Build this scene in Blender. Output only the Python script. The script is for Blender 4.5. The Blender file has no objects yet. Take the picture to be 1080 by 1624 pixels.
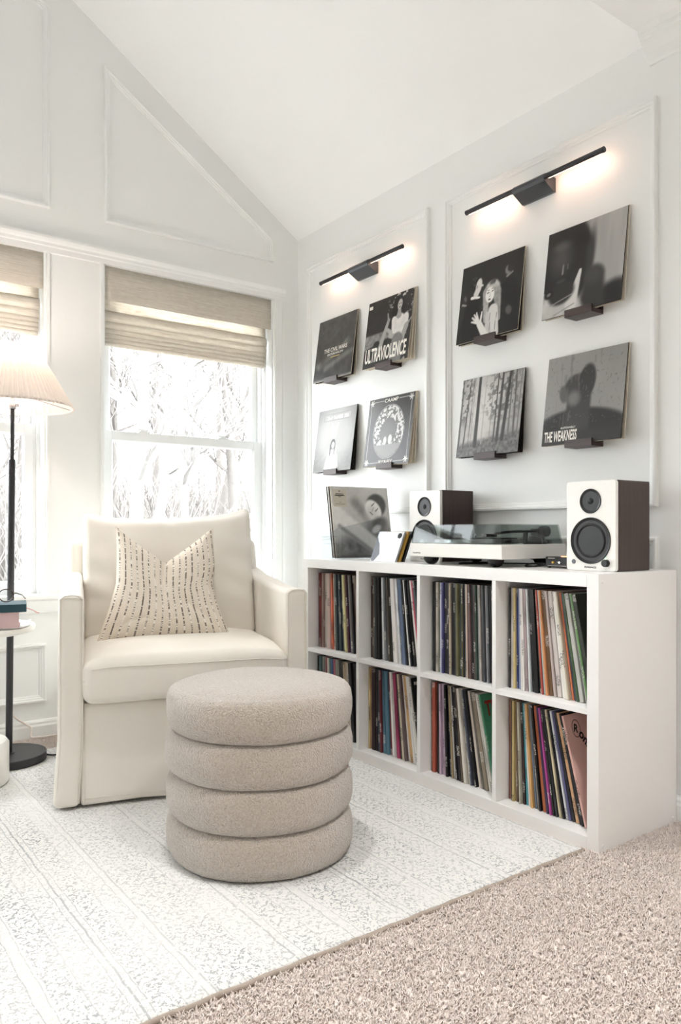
import bpy, bmesh, math, random
import numpy as np
from mathutils import Vector, Matrix

# ------------------------------------------------------------------ camera, world, exposure
scene = bpy.context.scene
COL = scene.collection
R = math.radians
CAM = Vector((-2.21544, -3.41109, 0.889)); YAW = 0.63215; FPX = 1210.0
cd = bpy.data.cameras.new('camera'); cam = bpy.data.objects.new('camera', cd); COL.objects.link(cam)
cam.location = CAM; cam.rotation_euler = (math.pi/2, 0, -YAW)
cd.sensor_fit = 'HORIZONTAL'; cd.sensor_width = 36.0; cd.lens = FPX*36/1080; cd.shift_y = 29.6/1080
cd.clip_start = 0.05; cd.clip_end = 200
scene.camera = cam

w = bpy.data.worlds.new('overcast'); scene.world = w; w.use_nodes = True
bg = w.node_tree.nodes['Background']; bg.inputs[0].default_value = (0.95, 0.975, 1.0, 1); bg.inputs[1].default_value = 7.5

vs = scene.view_settings
vs.view_transform = 'Standard'; vs.look = 'None'; vs.gamma = 1.0; vs.use_curve_mapping = False; vs.exposure = 0.76
scene.cycles.max_bounces = 10; scene.cycles.diffuse_bounces = 8; scene.cycles.use_light_tree = False; scene.cycles.glossy_bounces = 3; scene.cycles.transmission_bounces = 3; scene.cycles.transparent_max_bounces = 16
scene.cycles.use_adaptive_sampling = True; scene.cycles.adaptive_threshold = .04
scene.cycles.caustics_reflective = False; scene.cycles.caustics_refractive = False

rng = random.Random(7); nrng = np.random.default_rng(7)

# ------------------------------------------------------------------ helpers: colour, noise, materials
def lin(c):
    if isinstance(c, str):
        c = c.lstrip('#'); c = [int(c[i:i+2], 16)/255 for i in (0, 2, 4)]
    return tuple(x/12.92 if x <= .04045 else ((x+.055)/1.055)**2.4 for x in c)

def vnoise(P, scale, seed=0):
    """smooth value noise in -1..1 on an (n,3) array"""
    P = np.asarray(P, float)*scale + 1000.0
    i = np.floor(P).astype(np.int64); f = P-i; f = f*f*(3-2*f)
    def h(x, y, z):
        n = (x*374761393 + y*668265263 + z*2147483647 + seed*1274126177) & 0xffffffff
        n = ((n ^ (n >> 13))*1274126177) & 0xffffffff
        return ((n ^ (n >> 16)) & 0xffff)/32767.5 - 1
    out = 0
    for dx in (0, 1):
        for dy in (0, 1):
            for dz in (0, 1):
                wt = (f[:, 0] if dx else 1-f[:, 0])*(f[:, 1] if dy else 1-f[:, 1])*(f[:, 2] if dz else 1-f[:, 2])
                out = out + wt*h(i[:, 0]+dx, i[:, 1]+dy, i[:, 2]+dz)
    return out

MATS = {}
class NT:
    def __init__(s, name):
        m = bpy.data.materials.new(name); m.use_nodes = True; s.m = m; s.t = m.node_tree; s.n = s.t.nodes
        s.b = s.n['Principled BSDF']; s.out = s.n['Material Output']; MATS[name] = m
    def add(s, typ, **kw):
        n = s.n.new(typ)
        for k, v in kw.items():
            if k.startswith('i_'):
                key = k[2:]; key = int(key) if key.isdigit() else key.replace('_', ' ')
                n.inputs[key].default_value = v
            else: setattr(n, k, v)
        return n
    def ln(s, a, b): s.t.links.new(a, b)
    def math(s, op, a, b=None, c=None):
        n = s.n.new('ShaderNodeMath'); n.operation = op
        for k, v in enumerate((a, b, c)):
            if v is None: continue
            if isinstance(v, (int, float)): n.inputs[k].default_value = v
            else: s.ln(v, n.inputs[k])
        return n.outputs[0]
    def mix(s, fac, a, b):
        n = s.n.new('ShaderNodeMix'); n.data_type = 'RGBA'
        for k, v in ((0, fac), (6, a), (7, b)):
            if isinstance(v, (int, float)): n.inputs[k].default_value = v
            elif isinstance(v, tuple): n.inputs[k].default_value = (*v[:3], 1)
            else: s.ln(v, n.inputs[k])
        return n.outputs[2]
    def bump(s, h, strength=.3, dist=.002):
        n = s.add('ShaderNodeBump'); n.inputs['Strength'].default_value = strength; n.inputs['Distance'].default_value = dist
        s.ln(h, n.inputs['Height']); s.ln(n.outputs[0], s.b.inputs['Normal'])
    def coord(s, which='Object', scale=None):
        o = s.add('ShaderNodeTexCoord').outputs[which]
        if scale is None: return o
        mp = s.add('ShaderNodeMapping'); mp.inputs['Scale'].default_value = scale; s.ln(o, mp.inputs[0]); return mp.outputs[0]
    def noise(s, vec, scale, detail=3, rough=.5):
        n = s.add('ShaderNodeTexNoise'); n.inputs['Scale'].default_value = scale; n.inputs['Detail'].default_value = detail
        n.inputs['Roughness'].default_value = rough; s.ln(vec, n.inputs['Vector']); return n.outputs[0]
    def base(s, v):
        if isinstance(v, tuple): s.b.inputs['Base Color'].default_value = (*v[:3], 1)
        else: s.ln(v, s.b.inputs['Base Color'])

def plain(name, col, rough=.5, spec=.5, metal=0, bump=0, bscale=200, vary=0, vscale=3):
    t = NT(name); c = lin(col) if isinstance(col, str) else col
    t.b.inputs['Roughness'].default_value = rough; t.b.inputs['Specular IOR Level'].default_value = spec; t.b.inputs['Metallic'].default_value = metal
    t.base(c)
    if vary:
        f = t.noise(t.coord(), vscale, 4)
        t.base(t.mix(f, tuple(x*(1-vary) for x in c), tuple(min(1, x*(1+vary)) for x in c)))
    if bump: t.bump(t.noise(t.coord(), bscale, 2), bump)
    return t.m

plain('wall_paint', (.86, .87, .86), .55, .3, bump=.03, bscale=350, vary=.012, vscale=1.5)
plain('ceiling_paint', (.935, .945, .94), .8, .2, vary=.01)
plain('trim_paint', (.86, .87, .86), .38, .4, bump=.02, bscale=150)
plain('window_vinyl', (.86, .88, .88), .35, .4, bump=.01)
plain('shelf_foil', (.84, .835, .82), .32, .45, bump=.012, bscale=90, vary=.01)
plain('black_metal', '#26262a', .42, .5, bump=.05, bscale=500)
plain('grey_metal', '#54565a', .35, .5, .6, bump=.03, bscale=500)
plain('chrome', '#b8b8bc', .18, .5, 1.0, bump=.01)
plain('black_plastic', '#151517', .4, .5, bump=.03, bscale=400)
plain('black_rubber', '#1b1b1d', .55, .4, bump=.05, bscale=300)
plain('cone_paper', '#222326', .6, .4, bump=.06, bscale=250)
plain('white_lacquer', '#e9e7e2', .3, .5, bump=.008)
plain('white_print', '#efece4', .6, .3, bump=.01)
plain('black_print', '#141414', .6, .3, bump=.01)
plain('red_print', '#9a2f22', .6, .3, bump=.01)
plain('gold_print', '#c9b37a', .6, .3, bump=.01)
plain('coral_print', '#d8604f', .6, .3, bump=.01)
plain('paper_edge', '#cfc6b6', .8, .2, bump=.1, bscale=400, vary=.15, vscale=60)
plain('dark_edge', '#2a2522', .7, .3, bump=.1, bscale=400, vary=.15, vscale=60)
plain('white_cord', '#e6ddd6', .5, .4, bump=.02)
plain('bark', (.19, .176, .165), .9, .1, bump=.3, bscale=30, vary=.2, vscale=6)
plain('pale_bark', (.30, .287, .275), .9, .1, bump=.3, bscale=30, vary=.1, vscale=6)
plain('twig', (.25, .234, .22), .9, .1, bump=.3, bscale=30, vary=.15, vscale=2)
plain('rug_edge_shade', '#a79b90', .95, .1, bump=.4, bscale=300, vary=.15, vscale=60)  # binding colour darkened to imitate the brownish shadow along the rug's front edge
plain('leaf_litter', (.24, .236, .23), .95, .1, bump=.4, bscale=4, vary=.2, vscale=3)
plain('teal_cloth', '#2b4750', .7, .3, bump=.1, bscale=700)
plain('pink_cloth', '#d9bcbc', .7, .3, bump=.1, bscale=700)
plain('page_paper', '#ece8de', .8, .2, bump=.2, bscale=300)
plain('gloss_paper', '#d8d6d2', .3, .5, bump=.02, vary=.25, vscale=14)
plain('mustard_paper', '#b08a3c', .4, .5, bump=.02, vary=.3, vscale=20)
plain('tortoise', '#3d2c22', .25, .6, bump=.01, vary=.7, vscale=60)
plain('ribbon_red', '#d8606a', .5, .4, bump=.02)
plain('silver_foil', '#c9cbd0', .22, .6, .85, bump=.04, bscale=12, vary=.12, vscale=9)
plain('yellow_jack', '#d8b23a', .35, .5, bump=.02)
plain('platter_mat', '#1c1c1e', .8, .3, bump=.15, bscale=200)
plain('sticker_paper', '#c9c2b4', .7, .3, bump=.02)

def wood(name, a, b, axis, rough=.4):
    t = NT(name); sc = [14, 14, 14]; sc[axis] = .8
    n = t.noise(t.coord('Object', tuple(sc)), 6, 6, .6)
    t.base(t.mix(n, lin(a), lin(b))); t.b.inputs['Roughness'].default_value = rough; t.bump(n, .15, .001); return t.m
wood('walnut', '#2a1d1a', '#4a3733', 2)
wood('ledge_wood', '#2b2020', '#4b3a37', 1, .45)

def glassy(name, tint, refl, rough=.01):
    t = NT(name); t.n.remove(t.b)
    tr = t.add('ShaderNodeBsdfTransparent'); tr.inputs[0].default_value = (*tint, 1)
    gl = t.add('ShaderNodeBsdfGlossy'); gl.inputs['Roughness'].default_value = rough
    lw = t.add('ShaderNodeLayerWeight'); lw.inputs[0].default_value = .5
    f = t.math('MULTIPLY', t.math('ADD', .035, t.math('MULTIPLY', t.math('POWER', lw.outputs['Facing'], 5.0), .9)), refl)
    n = t.noise(t.coord(), 3, 1); bp = t.add('ShaderNodeBump'); bp.inputs['Strength'].default_value = .01; t.ln(n, bp.inputs['Height']); t.ln(bp.outputs[0], gl.inputs['Normal'])
    mx = t.add('ShaderNodeMixShader'); t.ln(f, mx.inputs[0]); t.ln(tr.outputs[0], mx.inputs[1]); t.ln(gl.outputs[0], mx.inputs[2]); t.ln(mx.outputs[0], t.out.inputs[0])
    return t.m
glassy('window_glass', (.97, .98, .98), .6)
glassy('smoked_acrylic', (.74, .77, .76), 1.0, .03)
glassy('clear_acrylic', (.89, .905, .915), 1.0, .02)

def emit(name, col, strength):
    t = NT(name); t.b.inputs['Emission Color'].default_value = (*col, 1); t.b.inputs['Emission Strength'].default_value = strength; t.base(col); 
    n = t.noise(t.coord(), 5, 1); t.bump(n, .01); return t.m
emit('led_strip', (1.0, .60, .42), 18)
emit('fill_glow', (1, .97, .93), 6)  # glowing disc of the fill lights added overhead
emit('led_green', (.3, 1, .5), 3)
emit('led_orange', (1, .3, .1), 4)

def cloth(name, col, weave=900, b=.25, vary=.05):
    t = NT(name); c = lin(col); co = t.coord()
    f = t.noise(co, 5, 4)
    a = t.noise(t.coord('Object', (1, 1, .15)), weave, 1); bb = t.noise(t.coord('Object', (.15, .15, 1)), weave, 1)
    h = t.math('ADD', a, bb)
    t.base(t.mix(f, tuple(x*(1-vary) for x in c), tuple(min(.92, x*(1+vary)) for x in c)))
    t.b.inputs['Roughness'].default_value = .9; t.b.inputs['Specular IOR Level'].default_value = .15
    t.b.inputs['Sheen Weight'].default_value = .15
    t.bump(h, b, .0012); return t.m
cloth('slipcover_linen', '#e6e1d8')

def boucle():
    t = NT('boucle'); co = t.coord()
    v = t.add('ShaderNodeTexVoronoi'); v.inputs['Scale'].default_value = 260; 
    n0 = t.add('ShaderNodeTexNoise'); n0.inputs['Scale'].default_value = 90; t.ln(co, n0.inputs['Vector'])
    mixv = t.add('ShaderNodeVectorMath', operation='MULTIPLY_ADD'); t.ln(n0.outputs[1], mixv.inputs[0]); mixv.inputs[1].default_value = (.012, .012, .012); t.ln(co, mixv.inputs[2])
    t.ln(mixv.outputs[0], v.inputs['Vector'])
    n1 = t.noise(co, 420, 2); h = t.math('SUBTRACT', t.math('MULTIPLY', n1, .5), v.outputs[0])
    r = t.add('ShaderNodeMapRange', i_1=-.8, i_2=.3); t.ln(h, r.inputs[0])
    t.base(t.mix(r.outputs[0], lin('#b9ab9d'), lin('#dbd0c4')))
    t.b.inputs['Roughness'].default_value = .95; t.b.inputs['Specular IOR Level'].default_value = .1; t.b.inputs['Sheen Weight'].default_value = .9; t.b.inputs['Sheen Roughness'].default_value = .45
    t.bump(h, 1.0, .005); return t.m
boucle()

def shade_fabric(name, lo, hi):
    t = NT(name); t.n.remove(t.b)
    a = t.noise(t.coord('Object', (5, 1, 260)), 1.0, 3, .7); b = t.noise(t.coord('Object', (30, 1, 90)), 1.0, 2, .6)
    f = t.math('ADD', t.math('MULTIPLY', a, .7), t.math('MULTIPLY', b, .3))
    r = t.add('ShaderNodeMapRange', i_1=.3, i_2=.7); t.ln(f, r.inputs[0])
    col = t.mix(r.outputs[0], lin('#cfc6b8'), lin('#f3efe7'))
    d = t.add('ShaderNodeBsdfDiffuse'); t.ln(col, d.inputs[0]); tr = t.add('ShaderNodeBsdfTranslucent'); t.ln(col, tr.inputs[0])
    bp = t.add('ShaderNodeBump'); bp.inputs['Strength'].default_value = .3; bp.inputs['Distance'].default_value = .002; t.ln(f, bp.inputs['Height']); t.ln(bp.outputs[0], d.inputs['Normal'])
    mx = t.add('ShaderNodeMixShader'); t.ln(t.math('ADD', lo, t.math('MULTIPLY', r.outputs[0], hi)), mx.inputs[0]); t.ln(d.outputs[0], mx.inputs[1]); t.ln(tr.outputs[0], mx.inputs[2]); t.ln(mx.outputs[0], t.out.inputs[0])
shade_fabric('woven_shade', .12, .40); shade_fabric('sheer_shade', .35, .55)
def lampshade():
    t = NT('pleated_shade'); t.n.remove(t.b)
    n = t.noise(t.coord(), 60, 2); col = t.mix(n, (.86, .80, .75), (.92, .87, .82))
    d = t.add('ShaderNodeBsdfDiffuse'); t.ln(col, d.inputs[0]); tr = t.add('ShaderNodeBsdfTranslucent'); t.ln(col, tr.inputs[0])
    mx = t.add('ShaderNodeMixShader', i_0=.45); t.ln(d.outputs[0], mx.inputs[1]); t.ln(tr.outputs[0], mx.inputs[2]); t.ln(mx.outputs[0], t.out.inputs[0])
lampshade()

def carpet():
    t = NT('shag_carpet'); co = t.coord()
    f = t.noise(co, 150, 3, .6); g = t.noise(co, 9, 3)
    r = t.add('ShaderNodeMapRange', i_1=.3, i_2=.7); t.ln(f, r.inputs[0])
    c = t.mix(r.outputs[0], lin('#e6d6cc'), lin('#fbf3ee')); t.base(t.mix(t.math('MULTIPLY', g, .3), c, lin('#f0e3db')))
    t.b.inputs['Roughness'].default_value = .95; t.b.inputs['Specular IOR Level'].default_value = .1
    t.bump(t.noise(co, 260, 3), .6, .006)
carpet()

def rug_mat():
    """woven rug: bands of speckled motifs and fine lines; the bands follow local x"""
    t = NT('woven_rug'); co = t.coord()
    sep = t.add('ShaderNodeSeparateXYZ'); t.ln(co, sep.inputs[0]); X, Y = sep.outputs[0], sep.outputs[1]
    wob = t.math('MULTIPLY', t.math('SUBTRACT', t.noise(t.coord('Object', (1, 1, 1)), 14, 3), .5), .012)
    x = t.math('ADD', X, wob)
    per = t.math('FRACT', t.math('DIVIDE', x, .62))
    def ramp(stops):
        cr = t.add('ShaderNodeValToRGB'); el = cr.color_ramp.elements; cr.color_ramp.interpolation = 'CONSTANT'
        while len(el) > 1: el.remove(el[-1])
        el[0].position = 0; el[0].color = (stops[0][1],)*3+(1,)
        for p, v in stops[1:]:
            e = el.new(p); e.color = (v,)*3+(1,)
        t.ln(per, cr.inputs[0]); return cr.outputs[0]
    lines = []
    for p, wd, v in ((.03, .008, .8), (.07, .006, .6), (.17, .007, .6), (.26, .009, .8), (.285, .007, .9), (.31, .009, .8), (.40, .006, .5), (.47, .008, .7), (.50, .008, .7), (.60, .006, .5), (.69, .007, .6), (.80, .01, .8), (.835, .007, .7), (.93, .006, .5)):
        lines += [(p, v*.9), (p+wd*.62, 0)]
    lr = ramp([(0, 0)]+lines[:30])
    dens = ramp([(0, .6), (.03, .25), (.08, .9), (.17, .65), (.26, .45), (.32, .95), (.40, .6), (.47, .3), (.51, .85), (.60, .95), (.69, .6), (.80, .35), (.84, .9), (.93, .65)])
    # motifs: short dashes, diamonds, dots
    n1 = t.noise(t.coord('Object', (160, 95, 1)), 1, 2, .6); n2 = t.noise(t.coord('Object', (60, 130, 1)), 1, 2, .6)
    zig = t.math('PINGPONG', t.math('ADD', t.math('ADD', t.math('MULTIPLY', x, 1.2), Y), t.math('MULTIPLY', wob, 1.5)), .017)
    zig2 = t.math('PINGPONG', t.math('SUBTRACT', Y, t.math('MULTIPLY', x, 1.2)), .017)
    z = t.math('MAXIMUM', t.math('LESS_THAN', zig, .0032), t.math('LESS_THAN', zig2, .0032))
    sp = t.math('MAXIMUM', t.math('GREATER_THAN', n1, .60), t.math('GREATER_THAN', n2, .61))
    br = t.noise(co, 75, 3, .7)
    sp = t.math('MAXIMUM', sp, t.math('MULTIPLY', z, t.math('GREATER_THAN', br, .54)))
    m = t.math('MULTIPLY', sp, dens)
    m = t.math('MAXIMUM', m, t.math('MULTIPLY', lr, t.math('GREATER_THAN', t.noise(co, 110, 2), .40)))
    fade = t.noise(co, 3, 3); fr = t.add('ShaderNodeMapRange', i_1=.3, i_2=.7, i_3=.45, i_4=1.0); t.ln(fade, fr.inputs[0])
    m = t.math('MULTIPLY', m, fr.outputs[0])
    n3 = t.noise(co, 240, 2)
    base = t.mix(n3, lin('#d2d1cd'), lin('#e6e5e3'))
    t.base(t.mix(m, base, lin('#8f9296')))
    t.b.inputs['Roughness'].default_value = .95; t.b.inputs['Specular IOR Level'].default_value = .1
    t.bump(t.math('SUBTRACT', t.noise(co, 330, 3), t.math('MULTIPLY', m, .5)), .45, .003)
rug_mat()

def pillow_mat():
    t = NT('striped_weave'); uv = t.add('ShaderNodeUVMap').outputs[0]
    sep = t.add('ShaderNodeSeparateXYZ'); t.ln(uv, sep.inputs[0]); U, V = sep.outputs[0], sep.outputs[1]
    k = t.math('MULTIPLY', U, 17.0); d = t.math('ABSOLUTE', t.math('SUBTRACT', t.math('FRACT', k), .5)); idx = t.math('FLOOR', k)
    mp = t.add('ShaderNodeMapping', i_Scale=(80, 160, 1)); t.ln(uv, mp.inputs[0]); dn = t.noise(mp.outputs[0], 1, 2)
    line = t.math('LESS_THAN', d, t.math('MULTIPLY', dn, .21))
    wn = t.add('ShaderNodeTexWhiteNoise', noise_dimensions='2D'); cmb = t.add('ShaderNodeCombineXYZ'); t.ln(idx, cmb.inputs[0]); t.ln(t.math('FLOOR', t.math('MULTIPLY', V, 150)), cmb.inputs[1]); t.ln(cmb.outputs[0], wn.inputs[0])
    wi = t.add('ShaderNodeTexWhiteNoise', noise_dimensions='1D'); t.ln(idx, wi.inputs['W'])
    dark = t.math('GREATER_THAN', wn.outputs[0], t.math('ADD', .12, t.math('MULTIPLY', wi.outputs[0], .6)))
    f = t.noise(t.coord(), 300, 2)
    base = t.mix(f, lin('#d3c8b8'), lin('#ece4d8'))
    yarn = t.mix(dark, lin('#efe8de'), lin('#80766e'))
    t.base(t.mix(line, base, yarn)); t.b.inputs['Roughness'].default_value = .95; t.b.inputs['Specular IOR Level'].default_value = .1
    t.bump(t.math('ADD', t.math('MULTIPLY', line, t.math('ADD', .6, t.math('MULTIPLY', dn, 1.5))), t.math('MULTIPLY', f, .6)), .7, .003)
pillow_mat()

def sleeve_mat():
    """record sleeve: the object's own colour with small lettering-like print on the spine"""
    t = NT('sleeve_card'); oi = t.add('ShaderNodeObjectInfo'); col = oi.outputs['Color']; rnd = oi.outputs['Random']
    co = t.coord(); sep = t.add('ShaderNodeSeparateXYZ'); t.ln(co, sep.inputs[0]); x, y, z = sep.outputs
    add = t.add('ShaderNodeVectorMath', operation='ADD'); cmb = t.add('ShaderNodeCombineXYZ'); t.ln(t.math('MULTIPLY', rnd, 50), cmb.inputs[2]); t.ln(cmb.outputs[0], add.inputs[0]); t.ln(co, add.inputs[1])
    mp = t.add('ShaderNodeMapping', i_Scale=(1, 500, 330)); t.ln(add.outputs[0], mp.inputs[0]); n = t.noise(mp.outputs[0], 1, 1)
    mp2 = t.add('ShaderNodeMapping', i_Scale=(0, 0, 14)); t.ln(add.outputs[0], mp2.inputs[0]); zone = t.noise(mp2.outputs[0], 1, 0)
    on = t.math('MULTIPLY', t.math('GREATER_THAN', n, .54), t.math('GREATER_THAN', zone, .58))
    on = t.math('MULTIPLY', on, t.math('LESS_THAN', x, -.1568))
    on = t.math('MULTIPLY', on, t.math('GREATER_THAN', rnd, .25))
    bw = t.add('ShaderNodeRGBToBW'); t.ln(col, bw.inputs[0]); ink = t.mix(t.math('GREATER_THAN', bw.outputs[0], .25), (.62, .60, .56), (.05, .05, .06))
    # printed picture: broad tonal patches, on sides and spine alike
    mp3 = t.add('ShaderNodeMapping', i_Scale=(7, 7, 7)); t.ln(add.outputs[0], mp3.inputs[0]); pic = t.noise(mp3.outputs[0], 1, 3)
    pr = t.add('ShaderNodeMapRange', i_1=.40, i_2=.62); t.ln(pic, pr.inputs[0])
    hs = t.add('ShaderNodeHueSaturation', i_Value=.55); t.ln(col, hs.inputs['Color'])
    c2 = t.mix(t.math('MULTIPLY', pr.outputs[0], t.math('GREATER_THAN', t.math('FRACT', t.math('MULTIPLY', rnd, 7.3)), .55)), col, hs.outputs[0])
    t.base(t.mix(on, c2, ink)); t.b.inputs['Roughness'].default_value = .38; t.b.inputs['Specular IOR Level'].default_value = .4
    t.bump(t.noise(co, 40, 2), .08, .002)
sleeve_mat()

def print_mat(name, rough, spec):
    t = NT(name); a = t.add('ShaderNodeVertexColor', layer_name='print'); t.base(a.outputs[0])
    t.b.inputs['Roughness'].default_value = rough; t.b.inputs['Specular IOR Level'].default_value = spec; t.bump(t.noise(t.coord(), 9, 2), .02, .002)
print_mat('cover_satin', .45, .4); print_mat('cover_gloss', .34, .35)

# ------------------------------------------------------------------ helpers: geometry
class MB:
    def __init__(s): s.v = []; s.f = []
    def add(s, v, f):
        o = len(s.v); s.v += [tuple(map(float, p)) for p in v]; s.f += [tuple(o+i for i in q) for q in f]; return s
    def box(s, x0, x1, y0, y1, z0, z1):
        v = [(x, y, z) for x in (x0, x1) for y in (y0, y1) for z in (z0, z1)]
        return s.add(v, [(0, 1, 3, 2), (4, 6, 7, 5), (0, 4, 5, 1), (2, 3, 7, 6), (0, 2, 6, 4), (1, 5, 7, 3)])
    def prism(s, poly, axis, a, b):
        """polygon (two other axes in order) extruded along axis"""
        def P(p, t):
            q = list(p); q.insert(axis, t); return q
        n = len(poly); v = [P(p, a) for p in poly]+[P(p, b) for p in poly]
        return s.add(v, [tuple(range(n))[::-1], tuple(range(n, 2*n))]+[(i, (i+1) % n, n+(i+1) % n, n+i) for i in range(n)])
    def tube(s, pts, r, n=10, caps=True):
        pts = [Vector(p) for p in pts]; rs = r if isinstance(r, (list, tuple)) else [r]*len(pts)
        rings = []; up = None
        for i, p in enumerate(pts):
            d = (pts[min(i+1, len(pts)-1)]-pts[max(i-1, 0)]).normalized()
            if up is None: up = d.orthogonal().normalized()
            up = (up-d*up.dot(d)).normalized(); sd = d.cross(up)
            rings.append([p+(up*math.cos(2*math.pi*k/n)+sd*math.sin(2*math.pi*k/n))*rs[i] for k in range(n)])
        f = []
        for i in range(len(pts)-1):
            for k in range(n): f.append((i*n+k, i*n+(k+1) % n, (i+1)*n+(k+1) % n, (i+1)*n+k))
        if caps: f += [tuple(range(n))[::-1], tuple(range((len(pts)-1)*n, len(pts)*n))]
        return s.add([q for g in rings for q in g], f)
    def lathe(s, prof, n=48, center=(0, 0, 0), axis='z', closed=False):
        """prof list of (radius, height)"""
        c = Vector(center); v = []
        for r, h in prof:
            for k in range(n):
                a = 2*math.pi*k/n; ca, sa = r*math.cos(a), r*math.sin(a)
                v.append(c+Vector((ca, sa, h) if axis == 'z' else (h, ca, sa) if axis == 'x' else (sa, h, ca)))
        f = []; m = len(prof)
        for i in range(m-1 if not closed else m):
            j = (i+1) % m
            for k in range(n): f.append((i*n+k, i*n+(k+1) % n, j*n+(k+1) % n, j*n+k))
        if not closed:
            if prof[0][0] > 1e-6: f.append(tuple(range(n))[::-1])
            if prof[-1][0] > 1e-6: f.append(tuple(range((m-1)*n, m*n)))
        return s.add(v, f)
    def frame(s, poly, prof, fn):
        """moulding round a closed 2D polygon (ccw); prof = (inset, height); fn(a,b,h)->xyz"""
        n = len(poly); P = [Vector(p) for p in poly]; rings = []
        for ins, h in prof:
            ring = []
            for i in range(n):
                d0 = (P[i]-P[i-1]).normalized(); d1 = (P[(i+1) % n]-P[i]).normalized()
                n0 = Vector((-d0.y, d0.x)); n1 = Vector((-d1.y, d1.x)); mm = (n0+n1); mm = mm/ max(mm.dot(n0), .15)
                q = P[i]+mm*ins; ring.append(fn(q.x, q.y, h))
            rings.append(ring)
        f = []
        for i in range(len(prof)-1):
            for k in range(n): f.append((i*n+k, i*n+(k+1) % n, (i+1)*n+(k+1) % n, (i+1)*n+k))
        return s.add([q for g in rings for q in g], f)
    def grid(s, fn, nu, nv, wrapu=False):
        v = [fn(i/nu, j/nv) for j in range(nv+1) for i in range(nu+1)]
        f = [(j*(nu+1)+i, j*(nu+1)+i+1, (j+1)*(nu+1)+i+1, (j+1)*(nu+1)+i) for j in range(nv) for i in range(nu)]
        return s.add(v, f)

def rbox(size, r, seg=4, inner=(6, 6, 6)):
    """rounded box surface centred at 0 -> (n,3) array, faces"""
    h = [d/2 for d in size]; ax = []
    for k in range(3):
        rr = min(r, h[k]*.999); band = [math.tan(a)*rr for a in np.linspace(0, math.pi/4, seg+1)]
        lo = [-(h[k]-rr)-b for b in band[::-1]]; hi = [(h[k]-rr)+b for b in band]
        mid = list(np.linspace(-(h[k]-rr), h[k]-rr, inner[k]+1))[1:-1]
        ax.append(lo+mid+hi)
    idx = {}; V = []; Fc = []
    def vid(p):
        key = tuple(round(c, 6) for c in p)
        if key not in idx: idx[key] = len(V); V.append(p)
        return idx[key]
    for k in range(3):
        a, b = (k+1) % 3, (k+2) % 3
        for sgn in (-1, 1):
            g = []
            for u in ax[a]:
                row = []
                for v in ax[b]:
                    p = [0, 0, 0]; p[k] = sgn*h[k]; p[a] = u; p[b] = v; row.append(vid(tuple(p)))
                g.append(row)
            for i in range(len(g)-1):
                for j in range(len(g[0])-1):
                    q = (g[i][j], g[i+1][j], g[i+1][j+1], g[i][j+1])
                    Fc.append(q if sgn > 0 else q[::-1])
    V = np.array(V); H = np.array(h); rr = np.minimum(r, H*.999); q = np.clip(V, -(H-rr), H-rr); d = V-q; L = np.linalg.norm(d/rr, axis=1, keepdims=True); L[L == 0] = 1
    return q+d/L, Fc

def obj(name, mb, mat, parent=None, smooth=False, loc=None, rot=None, bevel=0, bseg=2, uv=None, autos=None):
    me = bpy.data.meshes.new(name)
    if isinstance(mb, MB): me.from_pydata(mb.v, [], mb.f)
    elif isinstance(mb, bpy.types.Mesh): me = mb
    else: me.from_pydata([tuple(p) for p in mb[0]], [], mb[1])
    me.name = name
    if not isinstance(mb, bpy.types.Mesh):
        bm = bmesh.new(); bm.from_mesh(me); bmesh.ops.recalc_face_normals(bm, faces=bm.faces)
        if bevel:
            es = [e for e in bm.edges if len(e.link_faces) == 2 and e.calc_face_angle(0) > .5]
            bmesh.ops.bevel(bm, geom=es, offset=bevel, segments=bseg, affect='EDGES', profile=.6, clamp_overlap=True)
        bm.to_mesh(me); bm.free()
    if smooth:
        me.polygons.foreach_set('use_smooth', [True]*len(me.polygons))
        if autos: me.set_sharp_from_angle(angle=R(autos))
    if uv is not None:
        l = me.uv_layers.new(name='UVMap'); vi = np.zeros(len(me.loops), int); me.loops.foreach_get('vertex_index', vi)
        l.data.foreach_set('uv', np.asarray(uv, float)[vi].ravel())
    if mat: me.materials.append(MATS[mat])
    o = bpy.data.objects.new(name, me); COL.objects.link(o)
    if parent: o.parent = parent
    if loc is not None: o.location = loc
    if rot is not None: o.rotation_euler = rot
    return o

def thing(name, label, cat, loc=(0, 0, 0), rot=(0, 0, 0), group=None, kind=None):
    o = bpy.data.objects.new(name, None); COL.objects.link(o); o.empty_display_size = .05; o.location = loc; o.rotation_euler = rot
    return tag(o, label, cat, group, kind)
def tag(o, label, cat=None, group=None, kind=None):
    o['label'] = label
    if cat: o['category'] = cat
    if group: o['group'] = group
    if kind: o['kind'] = kind
    return o
def struct(name, mb, mat, label, cat, parent=None, **kw):
    o = obj(name, mb, mat, parent, **kw)
    if parent is None: tag(o, label, cat, kind='structure')
    return o

_texts = {}
def text_mesh(body, width, height, ext=.0003, bold=0.0, shear=0.0):
    """flat lettering fitted in width x height, centred, lying in local xz facing -y"""
    c = bpy.data.curves.new('lettering', 'FONT'); c.body = body; c.size = 1; c.extrude = 0; c.offset = bold; c.shear = shear; c.resolution_u = 3; c.fill_mode = 'FRONT'
    t = bpy.data.objects.new('lettering', c); COL.objects.link(t)
    dg = bpy.context.evaluated_depsgraph_get(); me = bpy.data.meshes.new_from_object(t.evaluated_get(dg))
    bpy.data.objects.remove(t); bpy.data.curves.remove(c)
    P = np.array([v.co[:] for v in me.vertices]); lo, hi = P.min(0), P.max(0); s = (hi-lo); s[s == 0] = 1
    Q = (P-(lo+hi)/2)/s; out = np.stack([Q[:, 0]*width, np.zeros(len(Q)), Q[:, 1]*height], 1)
    me.vertices.foreach_set('co', out.ravel()); me.update(); return me
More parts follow.
